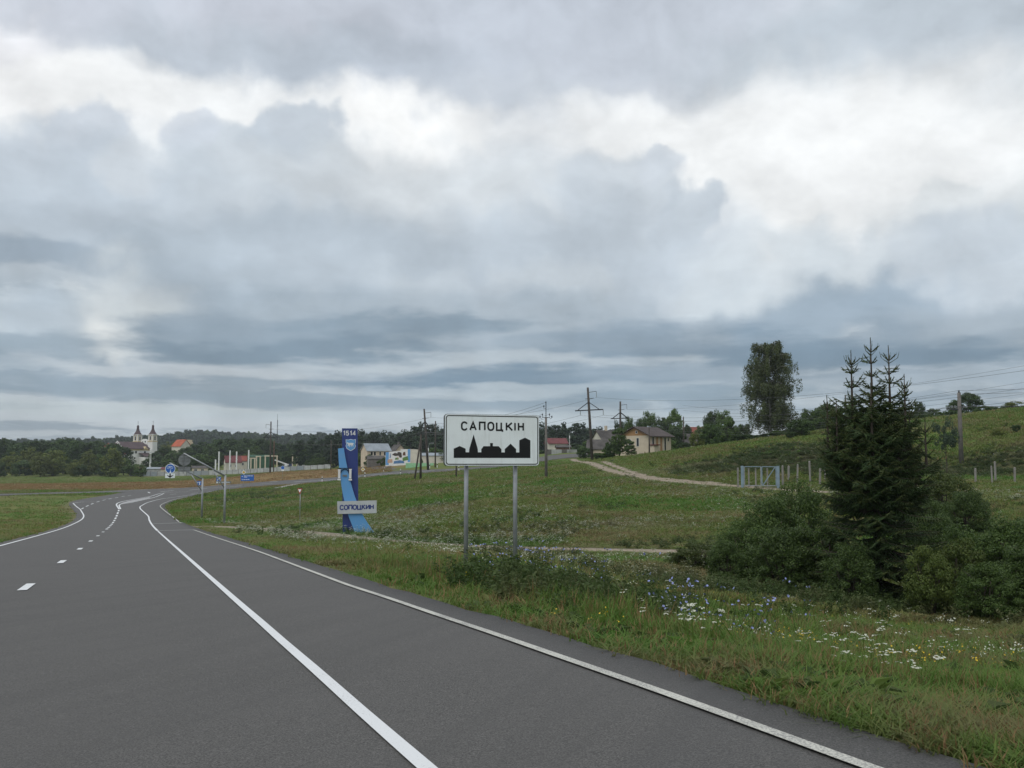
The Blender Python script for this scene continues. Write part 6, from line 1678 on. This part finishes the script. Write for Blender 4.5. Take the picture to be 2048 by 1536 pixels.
FL_W = surf('white_petals', (.50, .52, .42), .7, .1, 30); FL_B = surf('blue_petals', (.24, .28, .52), .6, .1, 30); FL_Y = surf('yellow_petals', (.60, .42, .03), .6, .1, 30)

def tuft(seed, nb, h, spread, w, mat, lean=.5):
    rs = np.random.RandomState(seed); V = []; F = []
    for i in range(nb):
        a = rs.uniform(0, 6.28); r = spread * rs.uniform(0, 1) ** .7; b = np.array([math.cos(a) * r, math.sin(a) * r, -.03])
        hh = h * rs.uniform(.45, 1.1); d = rs.uniform(0, 6.28); l = lean * hh * rs.uniform(.2, 1)
        s = np.array([-math.sin(d), math.cos(d), 0]) * w * rs.uniform(.6, 1.2) / 2
        m = b + np.array([math.cos(d) * l * .3, math.sin(d) * l * .3, hh * .6]); t = b + np.array([math.cos(d) * l, math.sin(d) * l, hh * rs.uniform(.85, 1)])
        k = len(V); V += [b - s, b + s, m + s * .8, m - s * .8, t]; F += [(k, k + 1, k + 2, k + 3), (k + 3, k + 2, k + 4, k + 4)]
    mb = MB(); mb.add(V, [f if f[2] != f[3] else f[:3] for f in F])
    return mb.mesh('tuft', mat)
def herb(seed, h, mat_stem, mat_fl, kind):
    rs = np.random.RandomState(seed); mb = MB()
    def stem(a, b, w=.0028):
        a, b = Vector(a), Vector(b); s = Vector((w, 0, 0)); q = Vector((0, w, 0)); mb.add([a - s, a + s, b + s, b - s], [(0, 1, 2, 3)]); mb.add([a - q, a + q, b + q, b - q], [(0, 1, 2, 3)])
    def fl(c, r, tilt=.3, n=6):
        mb.cur = 1; nrm = Vector((rs.uniform(-tilt, tilt), rs.uniform(-tilt, tilt), 1)).normalized(); u = nrm.orthogonal().normalized(); v = nrm.cross(u); c = Vector(c)
        mb.add([c + (u * math.cos(6.283 * i / n) + v * math.sin(6.283 * i / n)) * r for i in range(n)], [tuple(range(n))]); mb.cur = 0
    if kind == 'umbel':
        for i in range(3):
            a = rs.uniform(0, 6.28); top = Vector((math.cos(a) * h * .2, math.sin(a) * h * .2, h * rs.uniform(.7, 1))); stem((0, 0, 0), top)
            for j in range(11):
                b = rs.uniform(0, 6.28); r = .040 * rs.uniform(.1, 1) ** .5; fl(top + Vector((math.cos(b) * r, math.sin(b) * r, .012 - r * r * 2)), .011, .5, 5)
    elif kind == 'chicory':
        for i in range(5):
            a = rs.uniform(0, 6.28); p = Vector((0, 0, 0))
            for j in range(4):
                q = p + Vector((math.cos(a) * h * .09, math.sin(a) * h * .09, h * .27)) + Vector((rs.uniform(-.05, .05), rs.uniform(-.05, .05), 0)); stem(p, q, .003); p = q
                if j > 0 and rs.rand() < .8: fl(p + Vector((rs.uniform(-.03, .03), rs.uniform(-.03, .03), 0)), .021, 1.6, 8)
    elif kind == 'daisy':
        for i in range(7):
            a = rs.uniform(0, 6.28); top = Vector((math.cos(a) * h * .35 * rs.rand(), math.sin(a) * h * .35 * rs.rand(), h * rs.uniform(.55, 1))); stem((0, 0, 0), top, .0022); fl(top, rs.uniform(.010, .019), .9, 6)
    return mb.mesh(kind, [mat_stem, mat_fl])
def weed(seed, h, mat):
    rs = np.random.RandomState(seed); mb = MB(); Cs = []; 
    for i in range(6):
        a = rs.uniform(0, 6.28); top = np.array([math.cos(a) * h * .35, math.sin(a) * h * .35, h * rs.uniform(.6, 1)])
        n = 26; t = rs.uniform(.1, 1, n)[:, None]; Cs.append(top * t + rs.normal(0, .05 * h + .015, (n, 3)))
    C = np.concatenate(Cs); N = unit(rs.normal(size=C.shape) + np.array([0, 0, .8])); v, f = leaves(C, N, .075 * rs.uniform(.5, 1.4, len(C)), rs, .4)
    return np_mesh('weed', v, f, mat)

def sample(n, t0, t1, y0, y1, seed, power=1.0):
    """ground points, thinning out with distance as they do to the eye"""
    rs = np.random.RandomState(seed)
    t = rs.uniform(t0, t1, n); q = rs.uniform(0, 1, n)
    if power == 1.0: y = 1 / (1 / y0 + (1 / y1 - 1 / y0) * q)          # even in the picture rows
    else: y = np.exp(np.log(y0) + (np.log(y1) - np.log(y0)) * q)
    return t * (y + .0), y, rs
def grid_z(x, y):
    """height of the ground mesh itself"""
    s = (np.arcsinh(y / 25.0) - ss[0]) / (ss[1] - ss[0]); t = (x / (y + 40) - tt[0]) / (tt[1] - tt[0])
    i = np.clip(s.astype(int), 0, nS - 2); j = np.clip(t.astype(int), 0, nT - 2); fs = s - i; ft = t - j
    Zg = gzv.reshape(nS, nT)
    return (Zg[i, j] * (1 - ft) + Zg[i, j + 1] * ft) * (1 - fs) + (Zg[i + 1, j] * (1 - ft) + Zg[i + 1, j + 1] * ft) * fs
def clear(x, y, d=.0, paths=True, edge=None):
    ok = ~(inside(ROADPOLY, x, y) | inside(SIDEPOLY, x, y))
    if paths:
        for pp in PATHPOLYS: ok &= ~inside(pp, x, y)
    if edge is not None: ok &= edist(ROADEDGE, x, y, 3.0) > edge
    return ok
def put(name, x, y, rs, tpls, prob, hmul, smul, tilt=.12, zoff=0.0):
    n = len(x); z = grid_z(x, y) + zoff
    rot = np.column_stack([rs.normal(0, tilt, n), rs.normal(0, tilt, n), rs.uniform(0, 6.28, n)])
    k = smul * rs.uniform(.75, 1.3, n); h = hmul * rs.uniform(.7, 1.3, n)
    idx = rs.choice(len(tpls), n, p=np.array(prob) / sum(prob))
    return scatter(name, np.column_stack([x, y, z]), rot, np.column_stack([k, k, h]), idx, tpls)

T_short = [tuft(i, 16, .16, .11, .010, GM_A) for i in range(3)]; T_long = [tuft(10 + i, 18, .42, .13, .011, GM_A, .7) for i in range(3)]
T_mead = [tuft(20 + i, 16, .34, .2, .022, GM_B, .5) for i in range(3)]; T_dry = [tuft(30 + i, 10, .46, .14, .010, GM_D, .35) for i in range(2)]
T_far = [tuft(40 + i, 12, .42, .5, .085, GM_B, .5) for i in range(3)]; T_fard = [tuft(46 + i, 10, .5, .45, .06, GM_D, .4) for i in range(2)]
T_weed = [weed(50 + i, .55, GM_W) for i in range(3)]

# verge and ditch on the right, close by
x, y, rs = sample(200000, -.32, 1.0, 3.2, 34, 101); ok = clear(x, y, edge=.10) & (x > bold_x(y)); x, y = x[ok], y[ok]
de = edist(ROADEDGE, x, y, 14.0); keep = rs.rand(len(x)) < np.clip(.18 + de / .55, 0, 1) * (.55 + .45 * vnoise(x, y, 1.1, 3)); x, y, de = x[keep], y[keep], de[keep]
tall = np.clip((de - .3) / 1.2, 0, 1) * np.clip(1.3 - np.abs(de - 1.6) / 1.8, .30, 1.1) * np.clip(2.2 * vnoise(x, y, 1.3, 8) - .45, .1, 1.2)
o1 = put('verge_grass', x, y, rs, T_short + T_long + T_dry, [4, 4, 4, 1.0, 1.0, 1.0, .7, .7], .34 + .62 * tall, .9 + y / 34)
# left verge
x, y, rs = sample(42000, -.75, -.22, 22, 215, 102); ok = clear(x, y, edge=.25) & (x < bold_x(y)); x, y = x[ok], y[ok]
put('left_verge_grass', x, y, rs, T_mead + T_dry, [3, 3, 3, 1.5, 1.5], .40 + .3 * vnoise(x, y, 6, 4), 1.2 + y / 60)
# meadow
x, y, rs = sample(200000, -.34, .85, 26, 120, 103); ok = clear(x, y, edge=.3) & (x > bold_x(y)); x, y = x[ok], y[ok]
pd = edist([p for q in (P1L, P1R, P2L, P2R, P3L, P3R) for p in resample(q, .7)], x, y, 9.0)
pk = rs.rand(len(x)) > .97 * np.clip(1.5 * bump2(x, y, 34, 119, 17, 19) + bump2(x, y, 61, 119, 17, 14), 0, 1); x, y, pd = x[pk], y[pk], pd[pk]
hh = (.30 + .50 * vnoise(x, y, 5, 6)) * np.clip(.08 + pd / 9, .10, 1) * np.where((y < 100) & (x < -4) , .7, 1)
put('meadow_grass', x, y, rs, T_mead + T_dry, [3, 3, 3, 1.0, 1.0], hh, 1.0 + y / 42)
x, y, rs = sample(105000, -.36, .80, 95, 235, 104); ok = clear(x, y, edge=.5) & (x > bold_x(y)) & ((x > -60) | (y < 200)); ok &= rs.rand(len(x)) > .97 * np.clip(1.5 * bump2(x, y, 34, 119, 17, 19) + bump2(x, y, 61, 119, 17, 14), 0, 1); x, y = x[ok], y[ok]
put('hill_grass', x, y, rs, T_far + T_fard, [3, 3, 3, .5, .5], (.35 + .45 * vnoise(x, y, 9, 7)) * np.clip(.2 + edist([p for q in (P2L, P2R, P3L, P3R) for p in resample(q, .7)], x, y, 9.0) / 8, .2, 1), .9 + y / 260)
x, y, rs = sample(40000, -.75, -.12, 200, 440, 105); ok = clear(x, y, edge=.8); x, y = x[ok], y[ok]
dryf = np.clip((y - 232) / 18, 0, 1) * np.clip((348 - y) / 18, 0, 1)
m_ = rs.rand(len(x)) < dryf * .97
put('field_grass', x[~m_], y[~m_], rs, T_far, [1, 1, 1], np.full((~m_).sum(), .5), np.full((~m_).sum(), 1.5))
put('dry_field_grass', x[m_], y[m_], rs, T_fard, [2, 2], np.full(m_.sum(), .55), np.full(m_.sum(), 1.6))

# weeds and flowers
H_um = herb(1, .65, GM_B, FL_W, 'umbel'); H_um2 = herb(2, .5, GM_B, FL_W, 'umbel'); H_ch = herb(3, .85, GM_W, FL_B, 'chicory'); H_ch2 = herb(4, .7, GM_W, FL_B, 'chicory'); H_da = herb(5, .4, GM_B, FL_W, 'daisy'); H_ye = herb(6, .38, GM_B, FL_Y, 'daisy')
def cluster(spots, seed):
    rs = np.random.RandomState(seed); X, Y = [], []
    for (px, py, n, rx, ry) in spots:
        h = hit(px, py); X.append(h.x + rs.normal(0, rx, n)); Y.append(h.y + rs.normal(0, ry, n))
    return np.concatenate(X), np.concatenate(Y), rs
x, y, rs = cluster([(1000, 1160, 7, .5, .7), (1020, 1175, 5, .4, .5), (1160, 1185, 5, .5, .6), (1190, 1190, 4, .4, .6), (1060, 1170, 3, .5, .6), (1330, 1265, 6, .25, .3), (1470, 1290, 6, .4, .4), (1560, 1280, 4, .5, .5), (1120, 1175, 5, .4, .4)], 201)
ok = clear(x, y, edge=.5); put('blue_chicory', x[ok], y[ok], rs, [H_ch, H_ch2], [1, 1], np.full(ok.sum(), .9), np.full(ok.sum(), .85))
x, y, rs = cluster([(960, 1155, 8, .25, .3), (1400, 1300, 6, .35, .35), (1440, 1310, 5, .4, .35), (1340, 1262, 5, .2, .2), (1740, 1370, 8, .3, .25), (1770, 1375, 6, .3, .25), (1640, 1330, 3, .6, .6), (1700, 1260, 6, 2, 1.5), (1850, 1300, 5, 1.6, 1.6), (2000, 1330, 4, 1.2, 1.2), (1600, 1240, 6, 1.5, 1.5), (2020, 1400, 3, .6, .6)], 202)
ok = clear(x, y, edge=.5); put('white_umbels', x[ok], y[ok], rs, [H_um, H_um2], [1, 1], np.full(ok.sum(), .8), np.full(ok.sum(), .9))
# small white flowers: thick drifts in the meadow
x, y, rs = sample(120000, -.33, .60, 24, 165, 203); ok = clear(x, y, edge=1.2) & (x > bold_x(y) + 5); x, y = x[ok], y[ok]
dens = np.clip((vnoise(x, y, 9, 21) * .6 + vnoise(x, y, 2.1, 22) * .4 - .47) * 5, 0, 1) * np.clip((y - 26) / 30, .03, 1)
keep = rs.rand(len(x)) < dens * .42; x, y = x[keep], y[keep]
put('white_flower_drifts', x, y, rs, [H_da, H_um2], [3, 1], np.full(len(x), .85), .6 + y / 130)
x, y, rs = sample(800, .12, .60, 8, 34, 204); ok = clear(x, y, edge=1.6) & (vnoise(x, y, 2.2, 31) > .50); x, y = x[ok], y[ok]
put('white_daisies', x, y, rs, [H_da], [1], np.full(len(x), .75), np.full(len(x), .6))
x, y, rs = sample(500, -.12, .5, 11, 40, 205); ok = clear(x, y, edge=.4) & (vnoise(x, y, 2.8, 41) > .58); x, y = x[ok], y[ok]
put('yellow_flowers', x, y, rs, [H_ye], [1], np.full(len(x), .7), np.full(len(x), .55))
# rank weeds by the sign and under the thicket
x, y, rs = cluster([(1130, 1215, 60, .8, .9), (1180, 1225, 70, .7, .8), (1230, 1235, 60, .5, .7), (1060, 1185, 40, .7, .8), (1000, 1170, 30, .6, .6), (1265, 1245, 30, .3, .5), (1400, 1190, 60, 2.0, 2.0), (1600, 1200, 140, 4, 1.6), (1900, 1230, 160, 3, 1.6), (1700, 1215, 120, 2.5, 1.2), (480, 1070, 8, 2, 2), (480, 1000, 60, 6, 10), (540, 985, 60, 6, 10)], 206)
ok = clear(x, y, edge=.9); put('rank_weeds', x[ok], y[ok], rs, T_weed, [1, 1, 1], np.full(ok.sum(), .95), np.clip(np.full(ok.sum(), .8) + y[ok] / 90, .8, 3))

def rosette(seed, r, mat):
    rs = np.random.RandomState(seed); mb = MB()
    for i in range(9):
        a = rs.uniform(0, 6.28); L = r * rs.uniform(.6, 1.1); w = L * .22; up = rs.uniform(.15, .8); d = Vector((math.cos(a), math.sin(a), 0)); s_ = Vector((-d.y, d.x, 0)) * w
        m = d * L * .55 + Vector((0, 0, L * up * .6)); t = d * L + Vector((0, 0, L * up * .45)); mb.add([(0, 0, 0), m + s_, t, m - s_], [(0, 1, 2), (0, 2, 3)])
    return mb.mesh('rosette', mat)
T_ros = [rosette(70 + i, .20, GM_A) for i in range(2)] + [rosette(75, .24, GM_W)]
x, y, rs = sample(5200, -.30, .62, 4, 30, 207); ok = clear(x, y, edge=.35) & (x > bold_x(y)) & (vnoise(x, y, 1.6, 51) > .5); x, y = x[ok], y[ok]
put('broad_leaved_weeds', x, y, rs, T_ros, [1, 1, 1.3], np.full(len(x), 1.0), np.full(len(x), 1.0), .2)
x, y, rs = sample(1000, -.2, .6, 13, 34, 208); ok = clear(x, y, edge=1.0) & (x > bold_x(y)) & (vnoise(x, y, 3.4, 61) > .60); x, y = x[ok], y[ok]
put('verge_weeds', x, y, rs, T_weed, [1, 1, 1], np.full(len(x), .5), np.full(len(x), .75))
x, y, rs = sample(2600, -.3, .55, 40, 170, 209); ok = clear(x, y, edge=3) & (x > bold_x(y) + 6) & (vnoise(x, y, 7, 71) > .64); x, y = x[ok], y[ok]
x2, y2, rs2 = sample(9000, .15, .6, 95, 140, 210); k2 = rs2.rand(len(x2)) < np.clip(bump2(x2, y2, 34, 119, 17, 19) + bump2(x2, y2, 61, 119, 17, 14), 0, 1) * .5; x = np.concatenate([x, x2[k2]]); y = np.concatenate([y, y2[k2]])
put('meadow_weeds', x, y, rs, T_weed, [1, 1, 1], np.full(len(x), .7), .8 + y / 80)

# ------------------------------------------------------------------ wooded hills on the skyline
hx = np.array([-600, 0, 200, 300, 340, 390, 440, 500, 560, 600, 690, 760, 850, 1000, 1200, 1400, 1700, 2400]); hy = np.array([893, 893, 890, 884, 878, 873, 875, 878, 881, 881, 878, 878, 880, 880, 880, 885, 890, 890])
DH = 1500.0
m_hill = surf('hill_ground', (.06, .075, .035), .95, .2, .01)
nx, ny = 120, 14; V = []
for i in range(nx):
    px = -600 + 3000 * i / (nx - 1); top = at(px, float(np.interp(px, hx, hy)) + 6, DH).z
    for j in range(ny):
        f = j / (ny - 1); D = 1080 + f * 900; k = math.sin(min(1, f / .47) * math.pi / 2) if f < .47 else 1 - (f - .47) * .4
        x = (px - CX) / FPX * D; z0 = gz(x, D) - 3
        V.append((x, D, z0 + (top - z0) * k))
idx2 = np.arange(nx * ny).reshape(nx, ny); F = np.stack([idx2[:-1, :-1], idx2[1:, :-1], idx2[1:, 1:], idx2[:-1, 1:]], -1).reshape(-1, 4)
V = np.array(V); link('hill', np_mesh('hill', V, F, m_hill), None, 'structure')
rs = np.random.RandomState(300); nF = 7000
u_ = rs.uniform(0, nx - 1.01, nF); v_ = rs.uniform(0, 8.5, nF); i_ = u_.astype(int); j_ = v_.astype(int); fu = (u_ - i_)[:, None]; fv = (v_ - j_)[:, None]
G = V.reshape(nx, ny, 3)
Pf = (G[i_, j_] * (1 - fu) + G[i_ + 1, j_] * fu) * (1 - fv) + (G[i_, j_ + 1] * (1 - fu) + G[i_ + 1, j_ + 1] * fu) * fv
pxf = Pf[:, 0] / Pf[:, 1] * FPX + CX
cut = ((pxf > 352) & (pxf < 392) & (Pf[:, 1] < 1330)); Pf = Pf[~cut]            # a field left open on the hillside
cr_t = []
for k in range(3):
    r_ = np.random.RandomState(400 + k); C, N = crown_points(r_, 420, ellipsoid(0, 6.5, 4.4, 6.0, 0, .35), 14, 2.0); v, f = leaves(C, N, 1.7 * r_.uniform(.7, 1.3, 420), r_, .8)
    cr_t.append(np_mesh('hill_tree', v, f, LF['pine'] if k else LF['dark']))
n = len(Pf); sc_ = rs.uniform(.7, 1.15, n)
scatter('hill_forest', Pf, np.column_stack([np.zeros(n), np.zeros(n), rs.uniform(0, 6.28, n)]), np.column_stack([sc_, sc_, sc_ * rs.uniform(.8, 1.15, n)]), rs.randint(0, 3, n), cr_t)
fa = [hit_p for hit_p in (at(362, 889, 1240), at(386, 889, 1240), at(386, 880, 1330), at(364, 878.5, 1330))]
m_field = surf('ripe_field', (.24, .19, .10), .9, .12, .02)
link('hillside_field', np_mesh('hillside_field', [tuple(p) for p in fa], [(0, 1, 2, 3)], m_field), None, 'structure')

# ------------------------------------------------------------------ air
mh = bpy.data.materials.new('haze'); mh.use_nodes = True; nt = mh.node_tree
for n_ in list(nt.nodes): nt.nodes.remove(n_)
ho = nt.nodes.new('ShaderNodeOutputMaterial'); hv = nt.nodes.new('ShaderNodeVolumePrincipled')
hv.inputs['Color'].default_value = (.86, .93, 1.0, 1); hv.inputs['Density'].default_value = .00013; hv.inputs['Anisotropy'].default_value = .2
nt.links.new(hv.outputs[0], ho.inputs['Volume'])
mb = MB(); mb.box((0, 1020, 32), (7600, 2200, 90)); hz = mb.build('haze', mh, None, kind='stuff')
